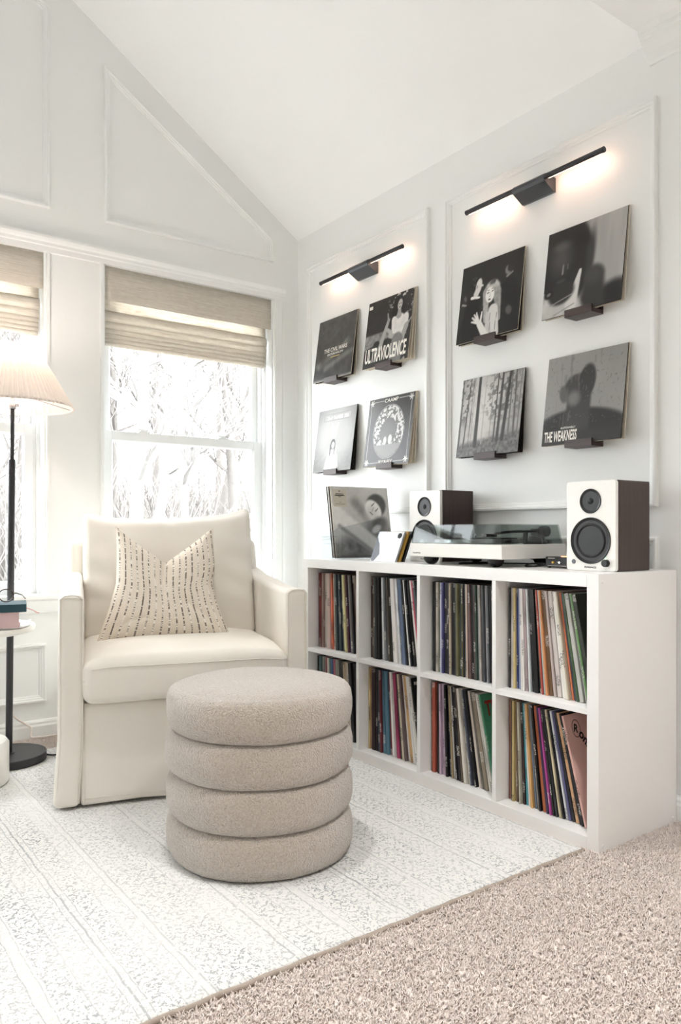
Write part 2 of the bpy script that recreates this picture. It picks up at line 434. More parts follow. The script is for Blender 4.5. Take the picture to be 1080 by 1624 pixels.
def lettering(parent, body, cx, cz, wd, ht, mat='white_print', y=-.0009, bold=.02, rot=None, shear=0):
    me = text_mesh(body, wd, ht, bold=bold, shear=shear)
    return obj('lettering', me, mat, parent, loc=(cx, y, cz), rot=rot)

def print_line(parent, cx, cz, wd, ht, mat='black_print', y=-.0012):
    return obj('print_line', MB().box(cx-wd/2, cx+wd/2, y-.0002, y, cz-ht/2, cz+ht/2), mat, parent)
# ------------------------------------------------------------------ room shell
EAVE = 2.43; SL = 0.674; RIDGE_X = -1.80; ZR = EAVE+SL*-RIDGE_X; XL = -3.60; YF = -2.04; YB = -6.2
struct('floor', MB().box(XL-.12, .12, YB-.1, .16, -.10, 0.0), 'shag_carpet', 'beige shag carpet floor in front of the white shelf unit', 'floor')
struct('wall_right', MB().box(0, .12, YB-.1, .14, 0, EAVE+.25), 'wall_paint', 'white panelled wall that carries the record sleeves', 'wall')

# window wall with two openings
W1 = (-1.047, -.152); W2 = (-2.189, -1.294); W3 = (-3.331, -2.436); WZ0, WZ1 = .598, 2.09
def gz(x): return EAVE+SL*(-x if x > RIDGE_X else x-2*RIDGE_X)
m = MB()
m.box(W1[1], 0, 0, .14, 0, EAVE); m.box(W2[1], W1[0], 0, .14, 0, EAVE); m.box(W3[1], W2[0], 0, .14, 0, EAVE); m.box(XL, W3[0], 0, .14, 0, EAVE)
for a, b in (W1, W2, W3): m.box(a, b, 0, .14, 0, WZ0-.02); m.box(a, b, 0, .14, WZ1, EAVE)
m.prism([(0, EAVE), (RIDGE_X, ZR), (XL, EAVE)], 1, 0, .14)
struct('wall_back', m, 'wall_paint', 'white gable wall with a row of sash windows', 'wall')

struct('wall_left', MB().box(XL-.12, XL, YB, .14, 0, EAVE), 'wall_paint', 'white side wall opposite the records', 'wall')
m = MB().box(XL, 0, YB-.1, YB, 0, EAVE+.02)
struct('wall_front', m, 'wall_paint', 'white wall at the far end of the room', 'wall')

t_ = .06
struct('ceiling', MB().prism([(.1, EAVE-SL*.1), (RIDGE_X, ZR), (2*RIDGE_X-.1, EAVE-SL*.1), (2*RIDGE_X-.1, EAVE-SL*.1+t_), (RIDGE_X, ZR+t_), (.1, EAVE-SL*.1+t_)], 1, YF, .14), 'ceiling_paint', 'white vaulted ceiling rising from the record wall', 'ceiling')
m = MB().box(XL, 0, YB, YF-.10, EAVE+.012, EAVE+.08); m.prism([(0, EAVE+.012), (RIDGE_X, ZR+.08), (XL, EAVE+.012)], 1, YF-.10, YF)
struct('ceiling_flat', m, 'ceiling_paint', 'flat white ceiling beyond the edge of the vault', 'ceiling')

# unseen ceiling spots, added to brighten the floor and the ottoman top
FILL_W = 34
def fill_spot(x, y, label, pw=1.0):
    flat = y < YF-.1; z = EAVE+.012 if flat else gz(x); sl = 0 if flat else (math.atan(SL) if x > RIDGE_X else -math.atan(SL))
    o = thing('added_fill_light', label, 'added fill light', (x, y, z), group='added fill lights overhead')
    obj('trim_ring', MB().lathe([(.085, -.0015), (.098, -.003), (.105, -.001), (.105, .0)], 48), 'trim_paint', o, smooth=True, rot=(0, sl, 0))
    obj('fill_disc', MB().lathe([(0, -.0012), (.085, -.0012), (.085, -.0004), (0, -.0004)], 48), 'fill_glow', o, rot=(0, sl, 0))
    l = bpy.data.lights.new('fill_spot', 'SPOT'); l.energy = FILL_W*pw; l.color = (1, .985, .965); l.spot_size = R(100 if flat else 76); l.spot_blend = .9; l.shadow_soft_size = .085
    q = bpy.data.objects.new('fill_spot', l); COL.objects.link(q); q.parent = o; q.location = (0, 0, -.03)
for x, y, lb, pw in ((-1.40, -1.60, 'added fill light in the vault above the ottoman', 2.6), (-2.65, -1.55, 'added fill light in the far slope of the vault', .2), (-1.15, -2.85, 'added fill light in the flat ceiling near the shelf end', 2.2), (-2.65, -2.75, 'added fill light in the flat ceiling near the side wall', .25), (-.95, -4.4, 'added fill light behind the camera on the record side', 1.0), (-2.65, -4.4, 'added fill light behind the camera near the side wall', .25)):
    fill_spot(x, y, lb, pw)

TR = [0]
def trim(mb, label, **kw):
    TR[0] += 1; return struct('trim_%d' % TR[0], mb, 'trim_paint', label, 'trim', **kw)
PROF = [(0, 0), (0, .013), (.003, .019), (.009, .0195), (.012, .014), (.018, .013), (.021, .008), (.026, .007), (.028, 0)]
# record wall: a=-y so that polygon is ccw seen from the room
def rw(a, b, h): return (-h, -a, b)
for (y0, y1, z0, z1, lb) in ((.106, 1.030, .965, 2.255, 'moulded panel frame around the four sleeves nearer the window'), (1.132, 2.072, .965, 2.248, 'moulded panel frame around the four sleeves nearer the room'),
                             (.106, 1.030, .17, .868, 'lower moulded panel frame behind the shelf near the window'), (1.132, 2.075, .17, .868, 'lower moulded panel frame behind the speaker end of the shelf')):
    trim(MB().frame([(y0, z0), (y1, z0), (y1, z1), (y0, z1)], PROF, rw), lb)
def ww(a, b, h): return (a, -h, b)
off = .055/math.cos(math.atan(SL))
def tri(x): return 2.428+.0+SL*(-x)-.152
trim(MB().frame([(-1.041, 2.28), (-.156, 2.283), (-.156, 2.395), (-1.041, 2.985)], PROF, ww), 'sloping moulded panel frame above the window behind the armchair')
zt = lambda x: gz(x)-.145
trim(MB().frame([(-2.30, 2.28), (-1.281, 2.28), (-1.281, zt(-1.281)), (RIDGE_X, zt(RIDGE_X)), (-2.30, zt(-2.30))], PROF, ww), 'tall gabled panel frame above the window behind the lamp')
for (x0, x1, lb) in ((-2.18, -1.297, 'moulded panel frame under the window behind the lamp'), (-1.04, -.16, 'moulded panel frame under the window behind the armchair')):
    trim(MB().frame([(x0, .155), (x1, .155), (x1, .405), (x0, .405)], PROF, ww), lb)
# header casing and cap
m = MB().prism([(0, 2.09), (-.016, 2.09), (-.016, 2.112), (-.020, 2.116), (-.020, 2.128), (-.026, 2.136), (-.030, 2.146), (-.030, 2.156), (0, 2.158)], 0, -2.28, -.088)
trim(m, 'stepped white header casing running over both windows')
for x0, x1, lb in ((-.152, -.092, 'white casing strip at the corner side of the window'), (W1[0]-.012, W1[0], 'narrow white stop beside the window behind the armchair'), (W2[1], W2[1]+.012, 'narrow white stop beside the window behind the lamp')):
    mm = MB().box(x0, x1, -.014, 0, .61, 2.09)
    if x1-x0 > .05: mm.box(x0+.006, x0+.014, -.018, -.014, .61, 2.09); mm.box(x1-.012, x1, -.020, -.014, .61, 2.09)
    trim(mm, lb)
# stool and apron
m = MB().box(-2.28, -.08, -.035, .06, .594, .614); trim(m, 'white window stool ledge under both windows', bevel=.004)
m = MB().prism([(0, .535), (-.010, .535), (-.014, .542), (-.014, .588), (-.018, .594), (0, .594)], 0, -2.26, -.10); trim(m, 'white apron board beneath the window ledge')
BP = [(0, 0), (-.015, 0), (-.015, .052), (-.011, .060), (-.011, .068), (-.006, .076), (0, .078)]
struct('baseboard_back', MB().prism(BP, 0, XL, 0), 'trim_paint', 'white baseboard under the windows', 'baseboard')
struct('baseboard_right', MB().prism([(a, b) for a, b in BP], 1, YB, 0), 'trim_paint', 'white baseboard along the record wall', 'baseboard')
# crown under the flat ceiling
CP = [(0, 2.355), (-.008, 2.355), (-.012, 2.368), (-.018, 2.372), (-.030, 2.382), (-.048, 2.402), (-.058, 2.410), (-.060, 2.418), (-.070, 2.424), (-.074, 2.442), (0, 2.442)]
struct('trim_crown', MB().prism(CP, 1, YB, YF-.005), 'trim_paint', 'white crown moulding that ends at the vault', 'moulding')

# ------------------------------------------------------------------ windows
def window(n, x0, x1, label):
    o = thing('window_%d' % n, label, 'window', ((x0+x1)/2, .09, WZ0), kind='structure'); wd = (x1-x0)/2; H = WZ1-WZ0
    def part(nm, mb, mat, par=o, **kw): return obj(nm, mb, mat, par, **kw)
    mb = MB()                                                     # jamb liner and outer frame, local coordinates
    for s in (-1, 1):
        a, b = sorted((s*wd, s*(wd-.010))); mb.box(a, b, -.09, .05, 0, H)
        a, b = sorted((s*(wd-.010), s*(wd-.022))); mb.box(a, b, -.030, .05, 0, H)
        a, b = sorted((s*(wd-.022), s*(wd-.034))); mb.box(a, b, -.012, .05, 0, H)
    mb.box(-wd, wd, -.012, .05, H-.03, H); mb.box(-wd, wd, -.02, .05, 0, .02)
    part('frame', mb, 'window_vinyl')
    a = wd-.034
    def sash(nm, z0, z1, y0, y1, top, bot, sd):
        mb = MB(); mb.box(-a, -a+sd, y0, y1, z0, z1); mb.box(a-sd, a, y0, y1, z0, z1); mb.box(-a+sd, a-sd, y0, y1, z1-top, z1); mb.box(-a+sd, a-sd, y0, y1, z0, z0+bot)
        s = part(nm, mb, 'window_vinyl', bevel=.003)
        g = MB()                                                  # glazing bead
        g.frame([(-a+sd, z0+bot), (a-sd, z0+bot), (a-sd, z1-top), (-a+sd, z1-top)], [(0, y0+.004), (.006, y0+.010), (.007, y0+.014)], lambda p, q, h: (p, h, q))
        obj('glazing_bead', g, 'window_vinyl', s)
        obj('pane', MB().box(-a+sd, a-sd, (y0+y1)/2-.002, (y0+y1)/2+.002, z0+bot, z1-top), 'window_glass', s)
        return s
    sash('upper_sash', .715, H-.03, .016, .046, .04, .04, .034)
    lo = sash('lower_sash', .012, .757, -.014, .014, .043, .055, .036)
    for sx in (-.22, .20):
        mb = MB().box(sx-.028, sx+.028, -.012, .012, .757, .764).box(sx-.016, sx+.016, -.010, .008, .764, .772).box(sx-.030, sx+.004, -.014, -.004, .766, .774)
        obj('sash_lock', mb, 'window_vinyl', lo, bevel=.002)
    return o
window(1, *W1, 'white double hung sash window behind the armchair')
window(2, *W2, 'white double hung sash window behind the floor lamp')

def roman_shade(x0, x1, label):
    o = thing('roman_shade', label, 'window shade', ((x0+x1)/2, 0, 2.088), group='woven roman shades in the windows'); wd = (x1-x0)/2-.004
    def ribbon(nm, path, a, par=o, th=.0018, nx=24, amp=.0008, seed=0, mat='woven_shade'):
        m = MB(); P = []
        for j, (y, z) in enumerate(path):
            for i in range(nx+1): P.append((-a+2*a*i/nx, y, z))
        P = np.array(P); P[:, 1] += vnoise(P, 9, seed)*amp; P[:, 2] += vnoise(P, 7, seed+5)*amp
        f = [(j*(nx+1)+i, j*(nx+1)+i+1, (j+1)*(nx+1)+i+1, (j+1)*(nx+1)+i) for j in range(len(path)-1) for i in range(nx)]
        q = obj(nm, (P, f), mat, par, smooth=True)
        s = q.modifiers.new('thick', 'SOLIDIFY'); s.thickness = th; return q
    ribbon('valance', [(.004, 0), (.003, -.05), (.003, -.10), (.004, -.150), (.007, -.154), (.010, -.150)], wd, seed=1)
    for s in (-1, 1):
        m = MB().box(*sorted((s*wd, s*(wd-.002))), .004, .055, -.150, -.002); obj('valance_return', m, 'woven_shade', o)
    a = wd-.014
    ribbon('lining_panel', [(.062, -.004), (.060, -.10), (.050, -.17), (.052, -.205)], a, seed=2, mat='sheer_shade')
    zb = -.196; hs = [.044, .034, .023, .020, .019, .018]; yy = .034
    for k, h in enumerate(hs):
        b = .012 if k else .018
        ribbon('fold', [(yy+.022, zb+.012), (yy+.008, zb+.004), (yy, zb-.004), (yy-b*.2, zb-h*.6), (yy+.002, zb-h), (yy+.010, zb-h-.003), (yy+.024, zb-h+.004)], a-.001*k, seed=10+k)
        zb -= h*.96; yy += .0012
    obj('headrail', MB().box(-wd+.01, wd-.01, .03, .07, -.03, -.002), 'window_vinyl', o)
    return o
window(3, *W3, 'white double hung sash window left of the lamp window')
roman_shade(*W1, 'beige woven roman shade above the armchair')
roman_shade(*W2, 'beige woven roman shade above the floor lamp')
roman_shade(*W3, 'beige woven roman shade left of the lamp window')

# ------------------------------------------------------------------ outdoors
def hill(y): return -1.25+max(0, y-11)*.135
m = MB(); hy = [.3, 6, 11, 16, 22, 30, 42]
for a, b in zip(hy[:-1], hy[1:]): m.prism([(a, hill(a)-.4), (b, hill(b)-.4), (b, hill(b)), (a, hill(a))], 0, -16, 30)
m.box(-45, 45, -45, .3, -1.65, -1.25); m.box(-45, -16, .3, 42, -1.65, -1.25); m.box(30, 45, .3, 42, -1.65, -1.25)
struct('ground_outside', m, 'leaf_litter', 'pale leaf strewn hillside among the bare trees outside', 'ground')
def tree(x, y, h, r, lean, seed, mat, label):
    rr = random.Random(seed); o = thing('bare_tree', label, 'tree', (x, y, hill(y)-.03), group='bare trees outside the windows')
    pts = []; p = Vector((0, 0, 0)); d = Vector((lean, rr.uniform(-.05, .05), 1)).normalized(); n = 9
    for i in range(n+1):
        pts.append(p.copy()); p = p+d*h/n; d = (d+Vector((rr.uniform(-.06, .06), rr.uniform(-.06, .06), 0))).normalized()
    obj('trunk', MB().tube(pts, [r*(1-.75*i/n) for i in range(n+1)], 7), mat, o, smooth=True)
    m = MB()
    def branch(p, d, L, r, dep):
        q = [p]; k = 4
        for i in range(k):
            p = p+d*L/k; d = (d+Vector((rr.uniform(-.25, .25), rr.uniform(-.25, .25), rr.uniform(-.05, .25)))).normalized(); q.append(p)
        m.tube(q, [max(.006, r*(1-.7*i/k)) for i in range(k+1)], 4, False)
        if dep:
            for i in (1, 2, 3, 4):
                for _ in range(2 if dep > 1 else 1):
                    dd = (d+Vector((rr.uniform(-1, 1), rr.uniform(-1, 1), rr.uniform(-.2, .8)))).normalized(); branch(q[i], dd, L*rr.uniform(.4, .65), r*.5, dep-1)
    for i in range(3, n+1):
        for _ in range(2):
            a = rr.uniform(0, 6.28); branch(pts[i], Vector((math.cos(a), math.sin(a), rr.uniform(.3, 1))).normalized(), h*rr.uniform(.16, .28), r*.35, 2)
    obj('branches', m, mat, o)
def uray(px, depth):
    return CAM.x+depth*(math.sin(YAW)+math.cos(YAW)*(px-540)/FPX), CAM.y+depth*(math.cos(YAW)-math.sin(YAW)*(px-540)/FPX)
for k, (px, dep, h, r, ln, mt, lb) in enumerate((
        (205, 13, 9, .15, .02, 'pale_bark', 'pale forked tree outside, left in the window behind the armchair'),
        (222, 15, 10, .13, .16, 'pale_bark', 'leaning pale tree outside, just right of the forked tree'),
        (291, 14, 9, .11, .05, 'pale_bark', 'pale slim tree in the middle of the window behind the armchair'),
        (318, 18, 11, .10, .18, 'bark', 'grey slanting tree right of the middle of the armchair window'),
        (375, 16, 10, .12, -.02, 'bark', 'grey upright tree near the right edge of the armchair window'),
        (176, 20, 12, .14, .0, 'bark', 'grey tree at the far left of the armchair window'),
        (255, 22, 12, .14, -.03, 'bark', 'distant grey tree between the forked tree and the slim tree'),
        (345, 24, 12, .15, .02, 'bark', 'distant grey tree above the right of the armchair'),
        (-8, 14, 9, .14, .03, 'bark', 'grey tree seen past the lamp pole'),
        (30, 19, 11, .13, .0, 'bark', 'distant grey tree at the right of the lamp window'))):
    x, y = uray(px, dep); tree(x, y, h, r, ln, 40+k, mt, lb)
m = MB(); rr = random.Random(3)
for _ in range(11000):
    px = rr.uniform(-160, 470); dep = rr.uniform(13, 34); x, y = uray(px, dep); L = rr.uniform(.6, 2.6)*(1.7 if rr.random() < .15 else 1); dx, dy = rr.uniform(-.5, .5), rr.uniform(-.5, .5)
    g = hill(y)-.02; m.tube([(x, y, g), (x+dx*L*.4, y+dy*L*.4, g+L*.6), (x+dx*L, y+dy*L, g+L)], [.020, .013, .006], 3, False)
tag(obj('brushwood', m, 'twig'), 'thin bare undergrowth twigs beyond the windows', 'brush', kind='stuff')

# ------------------------------------------------------------------ carpet pile and rug
RX1, RY0, RY1, RX0 = -.428, -2.105, -.235, -3.30
def pile():
    reg = [(-2.05, 0, -2.98, -2.085, 92000), (-2.0, -1.0, RY1+.01, -.02, 9000)]
    V = []; Fc = []; n = 0
    for x0, x1, y0, y1, N in reg:
        x = nrng.uniform(x0, x1, N); y = nrng.uniform(y0, y1, N)
        keep = ~((x > -.40) & (y > -2.135)) & ~((x < RX1+.004) & (y > RY0+.004) & (y < RY1))
        if y1 > -1: keep &= y < -.02
        x, y = x[keep], y[keep]; N = len(x)
        a = nrng.uniform(0, 6.283, N); ln = nrng.uniform(.008, .0145, N); lean = nrng.uniform(.15, .8, N); r = nrng.uniform(.0014, .0023, N)
        dx, dy = np.cos(a), np.sin(a); rings = []
        for f, rs in ((0, 1.1), (.55, 1.0)):
            for k in range(3):
                th = a+k*2.094+f*1.2
                rings.append(np.stack([x+dx*ln*lean*f**1.5+np.cos(th)*r*rs, y+dy*ln*lean*f**1.5+np.sin(th)*r*rs, ln*f*(1-.35*lean*f)], 1))
        rings.append(np.stack([x+dx*ln*lean, y+dy*ln*lean, ln*(1-.45*lean)], 1))
        V.append(np.stack(rings, 1).reshape(-1, 3)); b = n+np.arange(N)[:, None]*7
        for k in range(3):
            k2 = (k+1) % 3
            Fc.append(np.concatenate([b+k, b+k2, b+3+k2], 1)); Fc.append(np.concatenate([b+k, b+3+k2, b+3+k], 1)); Fc.append(np.concatenate([b+3+k, b+3+k2, b+6], 1))
        n += N*7
    V = np.concatenate(V); Fc = np.concatenate(Fc)
    me = bpy.data.meshes.new('carpet_pile'); me.vertices.add(len(V)); me.vertices.foreach_set('co', V.ravel())
    me.loops.add(len(Fc)*3); me.loops.foreach_set('vertex_index', Fc.ravel().astype(np.int32)); me.polygons.add(len(Fc)); me.polygons.foreach_set('loop_start', np.arange(0, len(Fc)*3, 3, dtype=np.int32))
    me.update(calc_edges=True); me.validate(); me.polygons.foreach_set('use_smooth', [True]*len(me.polygons))
    o = obj('carpet_pile', me, 'shag_carpet'); tag(o, 'shaggy beige carpet tufts around the rug', 'carpet', kind='stuff')
pile()
def rug():
    nx, ny = 340, 280; xs = np.linspace(RX0, RX1, nx); yv = np.linspace(RY0, RY1, ny); X, Y = np.meshgrid(xs, yv)
    P = np.stack([X.ravel(), Y.ravel(), np.full(X.size, .0)], 1)
    ed = np.minimum.reduce([P[:, 0]-RX0, RX1-P[:, 0], P[:, 1]-RY0, RY1-P[:, 1]])
    P[:, 2] = .013+.0012*vnoise(P, 150, 1)+.0010*vnoise(P, 60, 2)-.0035*np.clip(1-ed/.012, 0, 1)**2
    jit = (ed < .001); P[jit, 0] += .002*vnoise(P[jit], 90, 3); P[jit, 1] += .0025*vnoise(P[jit], 60, 4)
    f = [(j*nx+i, j*nx+i+1, (j+1)*nx+i+1, (j+1)*nx+i) for j in range(ny-1) for i in range(nx-1)]
    border = [i for i in range(nx)]+[j*nx+nx-1 for j in range(1, ny)]+[(ny-1)*nx+i for i in range(nx-2, -1, -1)]+[j*nx for j in range(ny-2, 0, -1)]
    B = P[border].copy(); B[:, 2] = .0005; n0 = len(P); P = np.concatenate([P, B]); nb = len(border)
    f += [(border[i], n0+i, n0+(i+1) % nb, border[(i+1) % nb]) for i in range(nb)]
    o = obj('area_rug', (P, f), 'woven_rug', smooth=True); tag(o, 'cream woven rug with grey striped motifs under the armchair and ottoman', 'rug')
    # bound edge
    m = MB(); pts = [(x, RY0-.001+.002*math.sin(x*60), .006) for x in np.linspace(RX0, RX1, 160)]; m.tube(pts, .006, 6)
    obj('rug_binding', m, 'rug_edge_shade', o, smooth=True)
rug()
RZ = .0145

# ------------------------------------------------------------------ shelf unit
SX0, SX1 = -.41, -.02; SY0 = -2.1428; SL_ = 1.469; SH = .77; TF = .038; TI = .016
CW = (SL_-2*TF-3*TI)/4; CH = (SH-2*TF-TI)/2
def shelf():
    o = thing('cube_shelf', 'long white cube shelf unit filled with record sleeves along the wall', 'shelf', (0, 0, 0))
    def B(nm, *a, bev=.0012): return obj(nm, MB().box(*a), 'shelf_foil', o, bevel=bev)
    B('top_board', SX0, SX1, SY0+TF, SY0+SL_, SH-TF, SH); B('bottom_board', SX0, SX1, SY0+TF, SY0+SL_-TF, 0, TF)
    s = B('side_panel', SX0, SX1, SY0, SY0+TF, 0, SH); B('side_panel', SX0, SX1, SY0+SL_-TF, SY0+SL_, 0, SH-TF)
    for x in (SX0+.018, SX1-.02):
        for z in (SH-.022, .02): obj('screw_cap', MB().lathe([(.0055, -.0008), (.0058, 0), (.0058, .001)], 16, (x, SY0, z), 'y'), 'trim_paint', s, smooth=True)
    for k in range(3):
        y = SY0+TF+CW*(k+1)+TI*k; B('divider', SX0+.001, SX1, y, y+TI, TF, SH-TF, bev=.0008)
    for k in range(4):
        y = SY0+TF+(CW+TI)*k; B('cross_shelf', SX0+.001, SX1, y, y+CW, TF+CH, TF+CH+TI, bev=.0008)
shelf()
def cell(col, row):
    """col 0 = nearest the window; returns y of its left (window-side) face and floor z"""
    y = SY0+SL_-TF-(CW+TI)*col; return y, (TF if row else TF+CH+TI)

# record sleeves in the cubbies ------------------------------------------------
CELLS = {
 (0, 0): ('#5a1f22 #7d2b2b #b49a90 #8a6a62 #c9c4b8 #e8e4dc *#d3b9b2 #f2784b #f0714a #e6e2d8 #4d4a20 #3c4a50 #5b6a70 #2e3a44 #4a565e #3d3f42 #d8cf8a #5a2a3a #2f4a80 #6b6560 #26262a *#4a3530 #7b6a5e #d8d6d0', 6, .93),
 (1, 0): ('#3a2418 #6b4a35 #7a5844 #4a5550 #26282a #1f1f22 #8a8f94 #d5dadd #7f8588 #5c6064 #4a4236 #2e2c28 #dcdcd8 *#e6e0dc #e9ecf2 #3e5878 *#5d7290 #202228 #d9d9d6 #1f2024 #2a2a2c #e2dfdc #c83a56 #5a6468', 9, .93),
 (2, 0): ('#1f2024 #2a2b2e #1c1c20 #cfc8b8 #3f7a45 #c9c8e0 #4a4a86 #26262a #3a3438 #2f3844 #b6a890 #15151a #1d1d20 #3a4244 #7d7a50 #3f5052 #6a6030 #2d2d2e #8a8f94 #d8c0a8 #5a4238 #7a5e5c #1d2024 #5a4a48 #38544a #9aa0a0 #d9b79c #cbbfb6 #1e1a1e #43464c #c8c8cc #5c6066 #2a2a2e #8b8f96 *#16161a *#121216', 2.2, .97),
 (3, 0): ('#b0a080 #2b2b30 *#dcd8d4 #d9c27a #2f3a78 *#7f92b8 #ded9d4 #e2dfda #b09a9c #cfd6d8 #1d1d22 *#131316 #4d5a50 #c24a38 #a8c4cc #d0884a *#6a4a28 #b8a8a4 *#c9bfba #e8e6e0 *#e2ddd2 #b8a890 #e87a48 #3f4a58 #4a6a42 *#b4b4ae #c4c4c0 #5d8a4a *#33382f', 11.5, .97),
 (0, 1): ('#222224 #5a8084 #9a9a98 #d8d0cc #b03a48 #e4e2dc #3f6a6a #2d5a8a #c86a80 #b8b8ac #a8a898 #1d1d20 #241f1c #c9b89a #b8a48a #c2b8a4 *#1c1e22 #3f4240 *#232427', 6, .95),
 (1, 1): ('#d9b878 #b08070 *#2a1418 #1d1014 #3a4a55 #6a2028 *#4d8098 *#4a7a92 #6a2028 #e6e2de #ded6d0 *#b02a60 #3a3a34 #c9bda0 #6a5a58 #dcd4cc #d9a860 #e2e0dc #e9e9e6 #d8d4cc #161618', 10, .92),
 (2, 1): ('#2a2228 *#b04a30 #1f1f22 #2c2c2a #c4a8c0 *#cbb0c8 #1d1d20 #3a4a60 #a08a60 #d8d4cc #221f26 *#1c191f #5a4a3a *#d6d0c4 #d2cabc #5a6070 #26262e #1d1d22 #d8cabc #7a7468 *#8a7c68 #d9d4ca #e0dcd4 #3a8a64', 13, .91),
 (3, 1): ('#7a3a30 #d9b87a #4a2a2e #c4ad6a #8a7058 #7a2a30 #c9c4b0 #3f2a2a #2fa0b0 #e6e2da #d8a050 #7a8aa0 #8a8880 #1d1a1e *#b0581e #3a2a50 #b83a98 #2a2c2a #22262a #d6c8a0 #1c1c20 #cfd0d8 #5a5a88 #24242c *#d0a070 #1d1f26 #26262a #d9a89c', 15, .90)}
ORD = ['first', 'second', 'third', 'fourth', 'fifth', 'sixth', 'seventh', 'eighth', 'ninth', 'tenth', 'eleventh', 'twelfth', 'thirteenth', 'fourteenth', 'fifteenth', 'sixteenth', 'seventeenth', 'eighteenth', 'nineteenth', 'twentieth'] + ['twenty-'+q for q in ('first', 'second', 'third', 'fourth', 'fifth', 'sixth', 'seventh', 'eighth', 'ninth')] + ['thirtieth'] + ['thirty-'+q for q in ('first', 'second', 'third', 'fourth', 'fifth', 'sixth', 'seventh')]
CN = {0: 'leftmost', 1: 'second', 2: 'third', 3: 'rightmost'}
def cname(h):
    import colorsys
    r, g, b = [int(h[i:i+2], 16)/255 for i in (1, 3, 5)]; H, S, V = colorsys.rgb_to_hsv(r, g, b); H *= 360
    if V < .22: return 'black'
    if S < .13: return 'white' if V > .83 else 'light grey' if V > .62 else 'grey' if V > .38 else 'charcoal'
    d = 'dark ' if V < .42 else 'pale ' if V > .75 and S < .35 else ''
    if H < 14 or H > 335:
        c = 'pink' if V > .7 and S < .45 else 'red'
        if H > 320 and S > .5 and V > .6 and H < 350: c = 'magenta'
    elif H < 42: c = 'orange' if S > .6 and V > .7 else ('tan' if V > .55 else 'brown')
    elif H < 68: c = 'yellow' if V > .6 else 'olive'
    elif H < 165: c = 'green'
    elif H < 200: c = 'teal'
    elif H < 255: c = 'blue'
    else: c = 'purple'
    return d+c
SLV = {}
def sleeve_mesh(t):
    k = round(t, 4)
    if k not in SLV:
        bm = bmesh.new(); bmesh.ops.create_cube(bm, size=1)
        for v in bm.verts: v.co = (v.co.x*.315, v.co.y*k, (v.co.z+.5)*.315)
        bmesh.ops.bevel(bm, geom=[e for e in bm.edges if abs((e.verts[0].co-e.verts[1].co).normalized().z) > .9], offset=min(.0011, k*.3), segments=1, affect='EDGES')
        me = bpy.data.meshes.new('record_sleeve'); bm.to_mesh(me); bm.free(); me.materials.append(MATS['sleeve_card']); SLV[k] = me
    return SLV[k]
last = {}
for (c, r), (spec, amax, fill) in CELLS.items():
    cols = spec.split(); y_left, z0 = cell(c, r); n = len(cols); rl = random.Random(c*10+r)
    tw = [(1.75 if q[0] == '*' else 1.0)*rl.uniform(.75, 1.25) for q in cols]
    tot = CW*fill-.006-.315*math.sin(R(amax)); tw = [t*tot/sum(tw) for t in tw]
    y = y_left-.004; prev_a = 0
    for i, q in enumerate(cols):
        hexc = q.lstrip('*'); fr = i/(n-1); ang = R(amax)*max(0, fr-.12)/.88
        ang = max(ang, prev_a); t = tw[i]*.93
        y -= (math.sin(ang)-math.sin(prev_a))*.315*1.01
        # pivot: bottom edge on the window side lies at y; the sleeve leans with its top to the window
        k = max(.0024, round(t, 4)); cy = y-k/2/max(.9, math.cos(ang))
        o = bpy.data.objects.new('record_sleeve', sleeve_mesh(k)); COL.objects.link(o)
        dx = rl.uniform(-.006, .006)
        o.location = (SX0+.052+.1575+dx, cy, z0+.0005+abs(math.sin(ang))*k/2); o.rotation_euler = (-ang, 0, 0)
        lc = lin(hexc); lg = .3*lc[0]+.59*lc[1]+.11*lc[2]; o.color = (*[lg+(q_-lg)*.82 for q_ in lc], 1)
        tag(o, '%s record sleeve, %s from the left in the %s %s cubby' % (cname(hexc), ORD[i], CN[c], 'lower' if r else 'upper'), 'record', 'records in the %s %s cubby' % (CN[c], 'lower' if r else 'upper'))
        y -= tw[i]; prev_a = ang; last[(c, r)] = (o, k)
def side_text(cr, body, x, z, wd, ht, mat, spin=0):
    """lettering on the face of the last sleeve of a cubby that looks toward the room end (-y)"""
    o, k = last[cr]; return lettering(o, body, x, z, wd, ht, mat, y=-k/2-.0006, bold=.03, rot=(0, spin, 0))
side_text((1, 1), 'RECORDS', -.105, .295, .085, .012, 'white_print')
side_text((2, 1), 'THE', -.10, .268, .085, .050, 'red_print')
side_text((3, 1), 'onnie', -.072, .222, .092, .026, 'black_print', R(56))
side_text((3, 1), 'R', -.112, .272, .020, .024, 'black_print', R(20))
o_, k_ = last[(3, 1)]
obj('emblem', MB().frame([(-.112+.019*math.cos(a), .272+.026*math.sin(a)) for a in np.linspace(0, 2*math.pi, 25)[:-1]], [(0, -k_/2-.0006), (.0022, -k_/2-.0006)], lambda a, b, h: (a, h, b)), 'black_print', o_)

